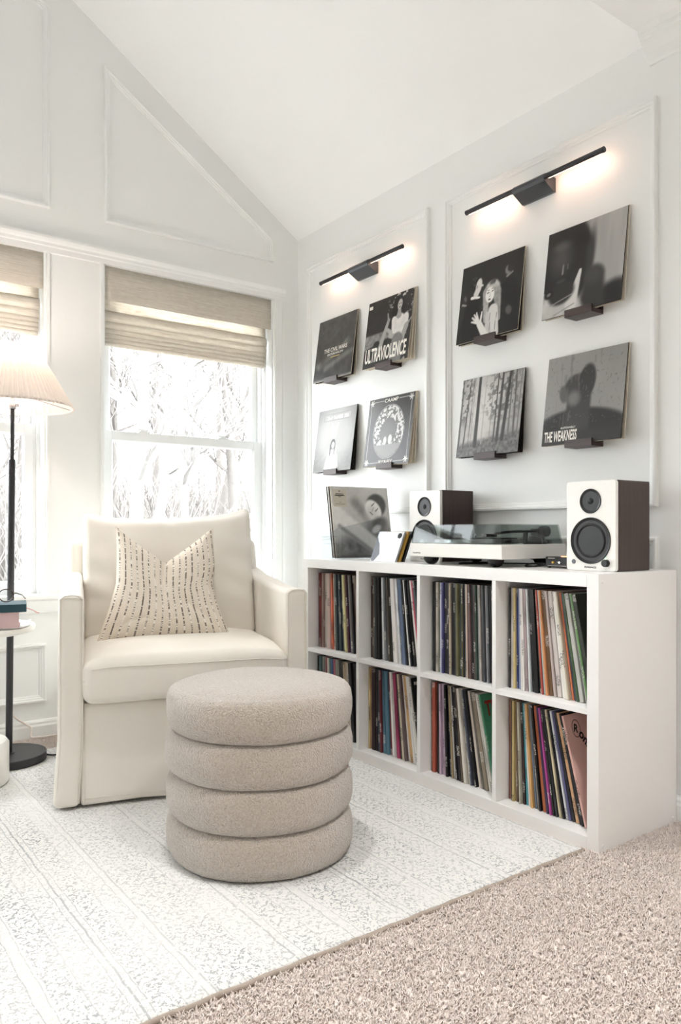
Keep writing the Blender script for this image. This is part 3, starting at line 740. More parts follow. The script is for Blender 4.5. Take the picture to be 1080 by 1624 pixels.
# ------------------------------------------------------------------ cover prints (generic stand-in pictures)
NG = 104
gu, gv = np.meshgrid(np.linspace(0, 1, NG+1), np.linspace(0, 1, NG+1)); GP = np.stack([gu.ravel(), gv.ravel(), np.zeros(gu.size)], 1)
U_, V_ = GP[:, 0], GP[:, 1]
def sst(a, b, x): t = np.clip((x-a)/(b-a), 0, 1); return t*t*(3-2*t)
def ell(cx, cy, rx, ry, rot=0, soft=.12):
    c, s = math.cos(rot), math.sin(rot); dx, dy = U_-cx, V_-cy
    d = np.sqrt(((dx*c+dy*s)/rx)**2+((-dx*s+dy*c)/ry)**2); return 1-sst(1-soft, 1+soft, d)
def seg(x0, y0, x1, y1, w0, w1, soft=.25):
    dx, dy = x1-x0, y1-y0; t = np.clip(((U_-x0)*dx+(V_-y0)*dy)/(dx*dx+dy*dy), 0, 1); d = np.hypot(U_-x0-t*dx, V_-y0-t*dy)/(w0+(w1-w0)*t); return 1-sst(1-soft, 1+soft, d)
def nz(s, seed, oct_=3, sx=1, sy=1):
    P = GP*np.array([sx, sy, 1]); r = 0; a = 1; tt = 0
    for k in range(oct_): r = r+a*vnoise(P, s*2**k, seed+k); tt += a; a *= .5
    return r/tt
class Art:
    def __init__(s, v): s.a = np.full(len(U_), float(v)) if np.isscalar(v) else v.astype(float)
    def put(s, m, v): s.a = s.a*(1-m)+v*m; return s
def art_smoke():
    A = Art(.22+.12*V_+.10*nz(3, 1)); A.put(ell(.25, .78, .22, .13, .3, .5), .33); A.put(ell(.62, .62, .42, .10, .35, .7), .30); A.put(seg(.1, .25, .85, .55, .06, .05, .8)*(.5+.5*nz(9, 4)), .50)
    A.put(seg(.3, .2, .95, .38, .05, .04, .8), .42); A.put(1-sst(0, .05, V_), .55); A.a += .05*nz(14, 8); return A.a
def art_garden():
    A = Art(.16+.03*nz(6, 2)); A.put((nz(19, 5, 2) > .36)*sst(.55, .9, V_)*sst(.40, .6, U_), .78); A.put((nz(19, 15, 2) > .42)*sst(.82, .9, U_), .6)
    A.put(seg(-.05, .38, .50, .44, .11, .06, .2), .50+.16*nz(20, 3)); A.put(ell(.27, .33, .07, .05, .2), .14); A.put(seg(.36, .26, .50, .64, .045, .03), .66); A.put(seg(.50, .62, .47, .74, .02, .012), .6)
    A.put(seg(.66, .88, .60, .52, .085, .06, .15), .12); A.put(seg(.76, .86, .80, .62, .06, .05, .15), .12); A.put(ell(.71, .86, .085, .10), .12)
    A.put(seg(.72, .74, .72, .66, .035, .05), .60); A.put(ell(.72, .825, .050, .078, -.08, .12), .70); A.put(ell(.70, .835, .012, .006), .2); A.put(ell(.742, .835, .012, .006), .2); A.put(ell(.722, .785, .018, .008), .3)
    A.put(ell(.74, .52, .155, .17, .05, .1), .88); A.put(seg(.62, .62, .66, .40, .05, .06, .15), .86); A.put(ell(.86, .57, .07, .11, -.3, .15), .87); A.put(ell(.72, .665, .055, .045), .62); A.a -= .08*nz(12, 8).clip(0, 1)*ell(.74, .5, .15, .17)
    A.put(seg(.90, .48, .84, .33, .048, .042), .64); A.put(seg(.84, .32, .56, .40, .045, .036), .66); A.put(seg(.58, .44, .50, .50, .034, .026), .68); A.put(seg(.72, .0, .73, .30, .13, .12, .15), .48+.05*nz(30, 4)); return A.a
def art_pale():
    A = Art(.70+.05*V_+.05*nz(2.5, 9)); A.a -= .20*sst(.25, .75, np.hypot(U_-.5, V_-.55)); A.put(((abs(U_-.52) < .36) & (abs(V_-.87) < .06))*1.0, .60); A.put(((abs(U_-.52) < .345) & (abs(V_-.87) < .048))*1.0, .70); A.put(((abs(U_-.52) < .28) & (abs(V_-.86) < .025))*sst(.2, .25, nz(40, 2, 1)+.25), .90)
    A.put(seg(.40, .76, .45, .60, .012, .03, .5), .90); A.put(seg(.56, .76, .51, .60, .012, .03, .5), .90); A.put(ell(.48, .60, .06, .07, 0, .3), .93)
    A.put(seg(.40, .20, .36, .02, .06, .07, .3), .88); A.put(ell(.48, .12, .15, .20, 0, .15), .92); A.put(ell(.48, .28, .10, .09, 0, .2), .93); A.put(ell(.475, .43, .062, .085), .34); A.put(seg(.425, .42, .415, .26, .022, .014), .38); A.put(seg(.525, .42, .53, .27, .018, .012), .45); A.put(ell(.48, .415, .040, .055), .86); A.put(ell(.48, .395, .014, .006), .5)
    A.put(ell(.465, .42, .006, .005), .3); A.put(ell(.497, .42, .006, .005), .3); A.put(seg(.38, .26, .33, .08, .028, .03), .82); A.put(seg(.57, .26, .63, .08, .028, .03), .82); A.a += .03*nz(26, 3)*(V_ < .3)
    A.put(1-sst(.0, .05, V_), .56); return A.a
def art_wreath():
    A = Art(.20+.12*sst(.2, .9, 1-U_)*sst(.3, 1, V_)); d = np.sqrt(((U_-.5)/.335)**2+((V_-.49)/.39)**2)
    A.put(1-sst(.0, .02, abs(d-1)), .75); inn = d < .97; A.put(inn*(V_ < .30)*1.0, .50+.04*np.sin(U_*300)); A.put(inn*(V_ >= .30)*1.0, .36)
    ring = inn*(d > .52)*(V_ > .30); A.put(ring*(nz(40, 6, 2) > -.02), .80); A.put(ell(.44, .36, .035, .06), .8); A.put(ell(.55, .37, .04, .07), .82); A.put(ell(.33, .34, .025, .04), .78)
    for x in (.055, .945): A.put(((abs(U_-x) < .006) & (abs(V_-.5) < .40))*1.0, .7)
    for y in (.05, .95): A.put(((abs(V_-y) < .006) & (abs(U_-.5) > .17) & (abs(U_-.5) < .40))*1.0, .7)
    for x in (.07, .93):
        for y in (.06, .94):
            an = np.arctan2(V_-y, U_-x); rr_ = np.hypot(U_-x, V_-y); A.put(1-sst(.9, 1.1, rr_/(.034+.018*np.cos(an*6))), .82)
    return A.a
def art_party():
    A = Art(.15+.01*nz(5, 3)); A.put(seg(.18, .0, .24, .50, .19, .11, .15), .09); A.put(seg(.80, .0, .80, .55, .22, .13, .15), .11)
    A.put(ell(.245, .735, .085, .09), .13); A.put(nz(22, 5, 2).clip(0, 1)*ell(.23, .75, .08, .08), .42); A.put(ell(.305, .70, .05, .095, -.12, .15), .86); A.put(ell(.36, .69, .02, .016), .84); A.put(seg(.27, .60, .30, .66, .045, .045), .84); A.put(seg(.20, .565, .33, .545, .02, .012), .92); A.put(ell(.275, .69, .014, .024), .62)
    A.put(ell(.535, .60, .125, .115, .1, .15), .72); A.put(seg(.44, .58, .47, .22, .055, .035), .66); A.put(seg(.62, .55, .68, .20, .065, .03), .60); A.put(ell(.535, .69, .05, .03, .2, .4), .34); A.a += .10*nz(30, 6, 2)*(ell(.55, .45, .18, .28)-ell(.50, .52, .07, .10)).clip(0, 1)
    A.put(ell(.505, .535, .070, .100, .12, .12), .93); A.put(ell(.475, .565, .018, .008, .2), .2); A.put(ell(.545, .575, .018, .008, .2), .2); A.put(seg(.512, .56, .505, .51, .004, .008), .74); A.put(ell(.505, .475, .022, .011, .1), .22); A.put(seg(.455, .59, .49, .60, .004, .004), .4); A.put(seg(.53, .605, .565, .60, .004, .004), .4)
    A.put(seg(.58, .33, .60, .03, .075, .10, .12), .84); A.put(seg(.49, .30, .53, .02, .025, .06, .2), .78); A.put(seg(.535, .30, .555, .04, .004, .004), .4); A.put(seg(.645, .28, .63, .05, .004, .004), .45)
    A.put(seg(.37, .20, .49, .02, .042, .05, .15), .88)
    for x, y in ((.235, .25), (.245, .30), (.275, .335), (.31, .35)): A.put(seg(.36, .21, x, y, .020, .010), .88)
    A.put(seg(.385, .22, .40, .34, .018, .010), .88)
    A.put(ell(.765, .775, .042, .060, .25, .25), .50); A.put(ell(.80, .80, .045, .05), .17); A.put(seg(.76, .70, .84, .735, .016, .010), .52); A.put(ell(.83, .27, .045, .06, .4, .3), .34); A.put(ell(.09, .58, .022, .04, .3, .4), .36); A.put(seg(.05, .51, .11, .49, .014, .01), .62); return A.a
def art_blur():
    A = Art(.66+.06*nz(2, 4, 2, 6, 1)); A.put(ell(.30, .62, .31, .52, .1, .10), .14); A.put(sst(.16, .06, U_)*(V_ > .3), .15); A.put(ell(.585, .62, .05, .24, -.05, .7), .22); A.put(ell(.20, .66, .13, .17, 0, .8), .28); A.put(ell(.20, .80, .10, .05, 0, .8), .32)
    A.put(ell(.92, -.02, .30, .26, .2, .2), .15); A.put(seg(.64, .0, .66, .34, .17, .12, .3), .22); A.put(ell(.64, .36, .10, .10, 0, .6), .26)
    A.put(ell(.20, -.05, .34, .30, .1, .12), .74+.05*nz(12, 3)); A.put(seg(.38, .10, .47, .46, .075, .018, .25), .82); A.put(ell(.24, .26, .17, .13, .25, .2), .18); A.put(seg(.10, .14, .40, .22, .006, .006, .6), .58); A.put(seg(.16, .02, .42, .10, .006, .006, .6), .56)
    A.put(ell(.07, .28, .06, .05, .3, .3), .10); A.put(ell(.07, .28, .03, .02, .3, .3), .45); A.put(seg(.235, .48, .24, .58, .011, .008, .6), .55); A.put(seg(.30, .52, .30, .58, .006, .005, .6), .40); A.put(ell(.22, .40, .06, .02, .1, .6), .24); return A.a
def art_wood():
    A = Art(.62+.20*ell(.35, .60, .34, .5, 0, .9)); A.a -= .22*np.clip(nz(11, 3, 4), 0, 1)*sst(.4, .15, abs(U_-.45)*0+np.minimum(abs(U_-.05), abs(U_-.72))*1.3)
    A.put((nz(24, 12, 2) > .12)*sst(.25, .6, V_)*(ell(.05, .7, .16, .4, 0, .6)+ell(.70, .68, .26, .42, 0, .6)).clip(0, 1)*.8, .34)
    A.put(sst(.20+.10*U_, .12+.10*U_, V_), .40+.14*nz(38, 7, 2))
    rr_ = random.Random(2)
    for x, w_, v, ln in ((.30, .026, .22, 0), (.10, .010, .28, .05), (.18, .007, .38, .02), (.22, .006, .55, 0), (.60, .012, .30, .0), (.655, .020, .26, .02), (.735, .024, .22, .06), (.82, .009, .38, 0), (.90, .012, .34, -.02), (.96, .008, .4, 0), (.53, .006, .5, 0), (.40, .005, .62, 0), (.02, .01, .3, 0)):
        A.put(seg(x, .10+.10*x, x+ln, 1.05, w_*1.15, w_*.8, .25), v)
    return A.a
def art_rain():
    A = Art(.56+.02*nz(3, 2)); A.put(ell(.5, .12, .62, .26, -.04, .1), .17); A.put(seg(.44, .2, .45, .48, .16, .15, .15), .24); A.put(ell(.40, .60, .16, .17, -.4, .15), .26); A.put(ell(.53, .66, .11, .20, -.15, .15), .22); A.put(ell(.24, .56, .05, .10, .2, .25), .36); A.put(ell(.38, .50, .08, .08, 0, .6), .46)
    A.put((nz(70, 4, 1, 1, .6) > .78)*.7*(V_ > .18), .40); A.put((nz(45, 8, 1, 1, .15) > .60)*sst(.5, .1, abs(U_-.45))*.5*(V_ > .2), .42); A.put(1-sst(.1, .2, V_), .19); return A.a
def art_repose():
    A = Art(.74+.06*nz(3, 3)); A.put(ell(.28, .10, .42, .20, .2, .4)*(.65+.35*nz(12, 5)), .36); A.put(ell(.75, .30, .25, .20, .3, .6), .44)
    A.put(seg(.02, .62, .72, .14, .13, .11, .3), .84); A.put(seg(.10, .44, .70, .04, .03, .03, .9), .58); A.put(seg(.40, .78, .66, .50, .07, .05, .9), .52)
    A.put(ell(.765, .735, .185, .165, .6, .15), .28); A.put(ell(.715, .675, .125, .165, .75, .15), .90); A.put(ell(.67, .62, .10, .10, .7, .8), .80)
    A.put(seg(.690, .735, .745, .775, .008, .006, .5), .38); A.put(seg(.755, .660, .800, .700, .008, .006, .5), .38); A.put(seg(.725, .715, .690, .655, .006, .012, .8), .72); A.put(seg(.655, .640, .690, .610, .010, .010, .5), .50)
    A.put(ell(.80, .48, .13, .09, .3, .5), .40); A.put(ell(.74, .40, .09, .05, .5, .4), .80); A.put(1-sst(0, .05, V_), .36); A.a += .03*nz(20, 9); return A.a

def cover_mesh(val, S, tint=(1, 1, 1), n=NG):
    P = np.stack([(U_-.5)*S, np.full(len(U_), -.0005), V_*S], 1)
    f = [(j*(n+1)+i, j*(n+1)+i+1, (j+1)*(n+1)+i+1, (j+1)*(n+1)+i) for j in range(n) for i in range(n)]
    me = bpy.data.meshes.new('cover_print'); me.from_pydata([tuple(p) for p in P], [], f)
    v = np.clip(val, .02, .97); c = np.where(v <= .04045, v/12.92, ((v+.055)/1.055)**2.4)
    a = me.color_attributes.new('print', 'FLOAT_COLOR', 'POINT'); rgba = np.stack([c*tint[0], c*tint[1], c*tint[2], np.ones_like(c)], 1); a.data.foreach_set('color', rgba.ravel().astype(np.float32)); return me

def sleeve(name, label, cat, S, t, mat, loc, rot, art=None, gloss=False, tint=(1, .98, .95), group=None):
    o = obj(name, MB().box(-S/2, S/2, 0, t, 0, S), mat, None, bevel=.0008, bseg=1, loc=loc, rot=rot); tag(o, label, cat, group)
    if art is not None: obj('cover_print', cover_mesh(art, S*.998, tint), 'cover_gloss' if gloss else 'cover_satin', o, loc=(0, 0, S*.001))
    return o

WALL = [  # y centre, z bottom, art, edge, gloss, texts, description
 (.390, 1.633, art_smoke(), 'paper_edge', 0, [('THE CIVIL WARS', .008, .150, .190, .021, 'white_print'), ('BARTON HOLLOW', .010, .128, .130, .010, 'white_print')], 'dark smoky cover lettered THE CIVIL WARS'),
 (.793, 1.633, art_garden(), 'paper_edge', 0, [('ULTRAVIOLENCE', -.002, .056, .284, .068, 'white_print')], 'black and white portrait cover lettered ULTRAVIOLENCE'),
 (.386, 1.183, art_pale()-.08, 'dark_edge', 0, [], 'pale silvery cover with a small white figure'),
 (.798, 1.184, art_wreath(), 'paper_edge', 1, [('CAAMP', 0, .298, .095, .017, 'white_print'), ('BY&BY', 0, .016, .095, .017, 'white_print')], 'dark oval wreath cover lettered CAAMP'),
 (1.398, 1.628, art_party(), 'paper_edge', 0, [], 'black cover with a pale haired figure in a crowd'),
 (1.820, 1.632, art_blur(), 'dark_edge', 0, [], 'blurred dark portrait cover with a white vest'),
 (1.398, 1.182, art_wood(), 'dark_edge', 0, [], 'grey misty forest cover'),
 (1.820, 1.190, art_rain(), 'dark_edge', 0, [('THE WEAKNESS', -.080, .030, .135, .038, 'white_print'), ('RUSTON KELLY', -.050, .057, .060, .007, 'white_print')], 'grey rainy silhouette cover lettered THE WEAKNESS')]
for k, (yc, zb, art, edge, gl, texts, desc) in enumerate(WALL):
    S = .3145
    ld = thing('record_ledge', 'small dark wooden ledge under the %s' % desc, 'ledge', (0, -yc-.0, zb), group='wooden ledges on the wall')
    # ledge: bottom board, front lip and wall plate
    obj('ledge_board', MB().box(-.064, -.0015, -.054, .054, -.020, -.006), 'ledge_wood', ld, bevel=.001)
    obj('front_lip', MB().box(-.067, -.0605, -.054, .054, -.020, .006), 'ledge_wood', ld, bevel=.001)
    obj('wall_plate', MB().box(-.006, -.0005, -.054, .054, -.006, .016), 'ledge_wood', ld, bevel=.001)
    bots = [-.0585, -.042, -.026]; tops = [-.0150, -.0110, -.0075]
    for j in range(3 if k not in (5, 7) else 2):
        al = math.asin((tops[j]-bots[j])/S); th = .0030
        if j == 0: lb = desc+', displayed on the wall'
        else: lb = '%s sleeve edge tucked behind the %s' % ('first' if j == 1 else 'second', desc)
        q = sleeve('record_sleeve', lb, 'record', S, th, edge if j != 1 else ('paper_edge' if k % 2 else 'dark_edge'), (bots[j], -yc+.003*j*(-1)**k, zb-.0055+.0002), (-al, 0, -math.pi/2), art if j == 0 else None, gl, group='records displayed on the wall')
        if j == 0:
            if k == 0: print_line(q, .010, .112, .075, .004, 'gold_print', -.0009)
            if k == 1: print_line(q, -.138, .288, .024, .016, 'white_print', -.0009)
            for tx in texts: lettering(q, tx[0], tx[1], tx[2], tx[3], tx[4], tx[5], bold=.025 if tx[4] > .03 else .01)

# ------------------------------------------------------------------ wall lights
def wall_light(yc, zc, label):
    o = thing('picture_light', label, 'wall light', (0, -yc, zc), (0, 0, -math.pi/2), group='black bar picture lights')   # local x = along wall to the right, -y = into the room
    L = .31; D = -.066
    prof = [(-.001, -.040), (-.001, .012), (D+.014, .016), (D+.004, .012), (D-.004, .004), (D-.004, -.006), (D+.004, -.014), (-.012, -.040)]
    obj('housing', MB().prism(prof, 0, -.072, .072), 'grey_metal', o, bevel=.002)
    obj('backplate', MB().box(-.066, .066, -.004, -.0005, -.036, .010), 'black_metal', o)
    for s in (-1, 1):
        b = obj('light_bar', MB().lathe([(0, 0), (.0085, 0), (.0095, .001), (.0095, L-.073), (.0085, L-.072), (0, L-.072)], 20, (0, D+.006, 0), 'x'), 'black_metal', o, smooth=True, autos=40, loc=(.072 if s > 0 else -L, 0, 0))
        obj('led_strip', MB().prism([(D+.006+.0103, -.0012), (D+.006+.0072, -.0074), (D+.006+.0062, -.0066), (D+.006+.0092, -.0010)], 0, .010, L-.085), 'led_strip', b)
        obj('end_cap', MB().lathe([(0, 0), (.008, 0), (.0098, .002), (.0098, .006), (.009, .008), (0, .008)], 20, (0, D+.006, 0), 'x'), 'black_metal', b, smooth=True, autos=40, loc=(L-.079 if s > 0 else 0, 0, 0))
wall_light(.610, 2.113, 'black bar light above the sleeves nearer the window')
wall_light(1.608, 2.128, 'black bar light above the sleeves nearer the room')

# ------------------------------------------------------------------ things on the shelf
TOP = SH+.0003
def plate(wd, ht, th, holes, corner=.009):
    """board in local xz with round corners and round holes; front at y=0, back at y=th"""
    c = bpy.data.curves.new('plate', 'CURVE'); c.dimensions = '2D'; c.fill_mode = 'BOTH'; c.extrude = th/2-.0015; c.bevel_depth = .0015; c.bevel_resolution = 2
    def spl(pts):
        s = c.splines.new('POLY'); s.points.add(len(pts)-1); s.use_cyclic_u = True
        for p, q in zip(s.points, pts): p.co = (q[0], q[1], 0, 1)
    out = []
    for cx, cz, a0 in ((wd/2-corner, ht-corner, 0), (-wd/2+corner, ht-corner, 90), (-wd/2+corner, corner, 180), (wd/2-corner, corner, 270)):
        for a in range(0, 91, 15): out.append((cx+(corner-.0015)*math.cos(R(a0+a)), cz+(corner-.0015)*math.sin(R(a0+a))))
    spl(out)
    for hx, hz, hr in holes: spl([(hx+(hr+.0015)*math.cos(a), hz+(hr+.0015)*math.sin(a)) for a in np.linspace(0, 2*math.pi, 65)[:-1]])
    t = bpy.data.objects.new('plate', c); COL.objects.link(t); dg = bpy.context.evaluated_depsgraph_get(); me = bpy.data.meshes.new_from_object(t.evaluated_get(dg))
    bpy.data.objects.remove(t); bpy.data.curves.remove(c)
    for v in me.vertices: v.co = (v.co.x, th/2-v.co.z, v.co.y)
    return me
def speaker(x, y, wd, ht, dp, label, knob):
    o = thing('bookshelf_speaker', label, 'speaker', (x, y, TOP), (0, 0, -math.pi/2), group='white fronted bookshelf speakers')   # local x right, -y front; origin front centre
    obj('cabinet', MB().box(-wd/2, wd/2, .0126, dp, .0, ht), 'walnut', o, bevel=.004, bseg=3)
    zt, rt = ht*.775, wd*.215
    b = obj('baffle', plate(wd, ht, .0125, [(0, zt, rt*.96), (0, ht*.335, wd*.405*.97)]), 'white_lacquer', o)
    tw = obj('tweeter', MB().lathe([(rt, .0005), (rt, -.002), (rt*.97, -.003), (rt*.92, -.0022), (rt*.6, .004), (rt*.36, .007), (rt*.34, .007)], 48, (0, 0, zt), 'y'), 'black_plastic', o, smooth=True, autos=50)
    obj('dome', MB().lathe([(rt*.34, .007), (rt*.31, .002), (rt*.2, -.002), (rt*.08, -.0035), (0, -.0038)], 32, (0, 0, zt), 'y'), 'cone_paper', tw, smooth=True)
    zw, rw_ = ht*.335, wd*.405
    wf = obj('woofer', MB().lathe([(rw_, .0005), (rw_, -.002), (rw_*.985, -.0035), (rw_*.95, -.003), (rw_*.84, .002), (rw_*.72, .0035)], 64, (0, 0, zw), 'y'), 'black_plastic', o, smooth=True, autos=50)
    obj('surround', MB().lathe([(rw_*.76, .003), (rw_*.73, -.002), (rw_*.69, -.004), (rw_*.65, -.002), (rw_*.62, .003)], 64, (0, 0, zw), 'y'), 'black_rubber', wf, smooth=True)
    obj('cone', MB().lathe([(rw_*.63, .003), (rw_*.5, .006), (rw_*.3, .010), (rw_*.22, .0115), (0, .0115)], 64, (0, 0, zw), 'y'), 'cone_paper', wf, smooth=True)
    obj('dust_cap', MB().lathe([(rw_*.25, .0112), (rw_*.22, .007), (rw_*.14, .003), (rw_*.06, .0015), (0, .001)], 32, (0, 0, zw), 'y'), 'black_rubber', wf, smooth=True)
    lettering(b, 'FLUANCE', 0, .0105, .040, .0055, 'black_print', y=-.0006, bold=.03)
    if knob:
        obj('volume_knob', MB().lathe([(0, -.014), (.0095, -.014), (.0105, -.012), (.0105, 0), (0, 0)], 24, (wd*.325, 0, .024), 'y'), 'black_plastic', o, smooth=True, autos=40)
        obj('remote_sensor', MB().lathe([(0, -.002), (.0065, -.002), (.007, -.001), (.007, 0), (0, 0)], 24, (-wd*.345, 0, .026), 'y'), 'grey_metal', o, smooth=True, autos=40)
        obj('power_light', MB().lathe([(0, -.0012), (.0013, -.001), (.0014, 0), (0, 0)], 12, (wd*.30, 0, .038), 'y'), 'led_green', o)
speaker(-.285, -2.027, .170, .266, .172, 'white fronted speaker at the right end of the shelf', True)
speaker(-.215, -1.2275, .174, .273, .178, 'white fronted speaker partly hidden behind the turntable', False)

def turntable():
    yl, yr, xf, xb = -1.335, -1.772, -.385, -.068; wd = yl-yr; dp = xb-xf
    o = thing('turntable', 'white turntable with a smoked clear dust cover on the shelf', 'turntable', (xf, (yl+yr)/2, TOP), (0, 0, -math.pi/2))
    Z0, Z1 = .027, .0735
    pl = obj('plinth', MB().box(-wd/2, wd/2, 0, dp, Z0, Z1), 'white_lacquer', o, bevel=.0025)
    lettering(pl, 'FLUANCE', -wd/2+.038, Z0+.013, .040, .0048, 'black_print', y=-.0004, bold=.03)
    for sx in (-1, 1):
        for yy in (.045, dp-.045):
            obj('foot', MB().lathe([(0, 0), (.010, .0), (.019, .005), (.0255, .014), (.027, .022), (.027, Z0), (0, Z0)], 32, (sx*(wd/2-.066), yy, 0)), 'black_rubber', o, smooth=True, autos=50)
    pc = (-.045, dp/2)
    p = obj('platter', MB().lathe([(0, Z1), (.146, Z1), (.149, Z1+.003), (.149, Z1+.014), (.147, Z1+.016), (0, Z1+.016)], 96, (*pc, 0)), 'chrome', o, smooth=True, autos=30)
    obj('platter_mat', MB().lathe([(0, Z1+.0162), (.144, Z1+.0162), (.144, Z1+.019), (.05, Z1+.0185), (0, Z1+.0185)], 96, (*pc, 0)), 'platter_mat', p, smooth=True, autos=30)
    obj('spindle', MB().lathe([(.0035, Z1+.018), (.0035, Z1+.030), (.002, Z1+.033), (0, Z1+.033)], 16, (*pc, 0)), 'chrome', p, smooth=True)
    pv = (wd/2-.052, dp-.085)
    b = obj('tonearm_base', MB().lathe([(0, Z1), (.034, Z1), (.034, Z1+.010), (.028, Z1+.012), (.026, Z1+.026), (.018, Z1+.028), (.018, Z1+.040), (0, Z1+.040)], 40, (*pv, 0)), 'black_metal', o, smooth=True, autos=40)
    obj('gimbal', MB().box(pv[0]-.020, pv[0]+.020, pv[1]-.010, pv[1]+.010, Z1+.030, Z1+.052), 'black_metal', b, bevel=.003)
    za = Z1+.043; e = (pv[0]-.012, pv[1]-.215)
    obj('tonearm', MB().tube([(pv[0], pv[1]+.02, za), (pv[0], pv[1]-.05, za), (pv[0]+.012, pv[1]-.11, za), (pv[0]+.004, pv[1]-.165, za-.003), (e[0], e[1]+.02, za-.008)], .0045, 12), 'black_metal', b, smooth=True)
    obj('headshell', MB().box(e[0]-.010, e[0]+.010, e[1]-.028, e[1]+.022, za-.018, za-.008), 'black_plastic', b, bevel=.002)
    obj('counterweight', MB().lathe([(0, .022), (.017, .022), (.019, .025), (.019, .050), (.017, .052), (0, .052)], 32, (pv[0], pv[1], za), 'y'), 'black_metal', b, smooth=True, autos=40)
    obj('arm_rest', MB().box(pv[0]-.004, pv[0]+.008, pv[1]-.065, pv[1]-.055, Z1, za+.004), 'black_plastic', o, bevel=.001)
    obj('cue_lever', MB().tube([(pv[0]+.030, pv[1]-.01, Z1), (pv[0]+.030, pv[1]-.012, Z1+.022), (pv[0]+.032, pv[1]-.045, Z1+.030)], .003, 8), 'chrome', b, smooth=True)
    obj('speed_knob', MB().lathe([(0, Z1), (.014, Z1), (.014, Z1+.012), (.012, Z1+.014), (0, Z1+.014)], 24, (-wd/2+.035, .035, 0)), 'chrome', o, smooth=True, autos=40)
    # dust cover: five acrylic sheets in one shell
    zt = .140; ti = .010; th = .003; m = MB()
    def ring(i, z): return [(-wd/2+.006+i, .004+i, z), (wd/2-.006-i, .004+i, z), (wd/2-.006-i, dp-.006-i, z), (-wd/2+.006+i, dp-.006-i, z)]
    v = ring(0, Z1+.0015)+ring(ti, zt)+ring(th, Z1+.0015)+ring(ti+th, zt-th); f = []
    for a, b_ in ((0, 4), (8, 12)):
        for k in range(4): f.append((a+k, a+(k+1) % 4, b_+(k+1) % 4, b_+k))
    f += [(4, 5, 6, 7), (12, 13, 14, 15)]+[(k, (k+1) % 4, 8+(k+1) % 4, 8+k) for k in range(4)]
    m.add(v, f); dc = obj('dust_cover', m, 'smoked_acrylic', o)
    for sx in (-1, 1): obj('hinge', MB().box(sx*.14-.018, sx*.14+.018, dp-.006, dp+.006, Z1-.02, Z1+.014), 'black_plastic', dc, bevel=.002)
turntable()
# small amplifier box and its cable
o = thing('phono_preamp', 'small black amplifier box between turntable and right speaker', 'amplifier', (-.235, -1.872, TOP), (0, 0, -math.pi/2))
b = obj('case', MB().box(-.050, .036, 0, .055, .003, .036), 'black_metal', o, bevel=.0015)
for x, ht in ((-.006, .018), (.020, .018)): obj('jack', MB().lathe([(0, -.006), (.0035, -.006), (.0035, 0), (0, 0)], 16, (x-.012, 0, ht), 'y'), 'yellow_jack' if x < 0 else 'chrome', o, smooth=True, autos=40)
print_line(b, -.026, .031, .026, .0018, 'white_print', -.0004); print_line(b, .004, .019, .016, .0014, 'white_print', -.0004); print_line(b, -.005, .007, .070, .0010, 'white_print', -.0004)
obj('indicator', MB().box(.012, .034, -.001, .004, .0365, .0385), 'led_orange', o)
for x in (-.042, .028): obj('foot', MB().lathe([(0, 0), (.005, 0), (.005, .003), (0, .003)], 12, (x, .01, 0)), 'black_rubber', o)
def cable(name, pts, r, mat, label):
    P = []; pts = [Vector(p) for p in pts]; n = len(pts)
    for i in range(n-1):
        p0, p1, p2, p3 = pts[max(i-1, 0)], pts[i], pts[i+1], pts[min(i+2, n-1)]
        for s in range(8):
            t = s/8; P.append(.5*((2*p1)+(p2-p0)*t+(2*p0-5*p1+4*p2-p3)*t*t+(3*p1-p0-3*p2+p3)*t**3))
    P.append(pts[-1]); return tag(obj(name, MB().tube(P, r, 8), mat, smooth=True), label, 'cable')
cz = TOP+.0045
cable('audio_cable', [(-.10, -1.60, TOP+.030), (-.14, -1.70, TOP+.020), (-.20, -1.79, cz+.004), (-.26, -1.800, cz), (-.27, -1.77, cz), (-.22, -1.755, cz+.006), (-.19, -1.80, cz+.004), (-.205, -1.826, TOP+.012)], .0028, 'black_rubber', 'black audio cable coiled beside the small amplifier box')
cable('speaker_wire', [(-.03, -1.30, TOP+.10), (-.032, -1.34, cz), (-.06, -1.48, cz), (-.30, -1.50, cz), (-.14, -1.62, cz), (-.10, -1.82, cz), (-.09, -1.93, cz)], .0022, 'black_rubber', 'thin black speaker wire running under the turntable')

# acrylic holder with records, and compact disc cases
hold = thing('record_holder', 'clear acrylic record holder at the left end of the shelf', 'holder', (0, 0, TOP))
Y0, Y1 = -.905, -.760; X0, X1 = -.372, -.170
obj('base', MB().box(X0, X1, Y0, Y1, 0, .004), 'clear_acrylic', hold, bevel=.001)
for yy in (Y0, Y1-.004):
    obj('side_panel', MB().prism([(X0, .004), (X1, .004), (X1, .172), (X0+.09, .150), (X0, .132)], 1, yy, yy+.004), 'clear_acrylic', hold, bevel=.0008)
obj('front_panel', MB().prism([(Y0, .004), (Y1, .004), (Y1, .115), (Y1-.08, .115), (Y0+.02, .132), (Y0, .132)], 0, X0-.004, X0), 'clear_acrylic', hold, bevel=.0008)
for zz in (.062, .092): obj('front_rib', MB().box(X0-.006, X0-.004, Y0+.03, Y1-.02, zz, zz+.004), 'clear_acrylic', hold)
LN = R(-9)
q = sleeve('record_sleeve', 'grey photo cover with a paper sticker standing in the acrylic holder', 'record', .305, .004, 'paper_edge', (-.2065, -.850, TOP+.0052), (LN, 0, R(-1)), art_repose()*1.08, False, group='records in the acrylic holder')
obj('sticker', MB().box(-.143, -.072, -.0011, -.0007, .218, .292), 'sticker_paper', q)
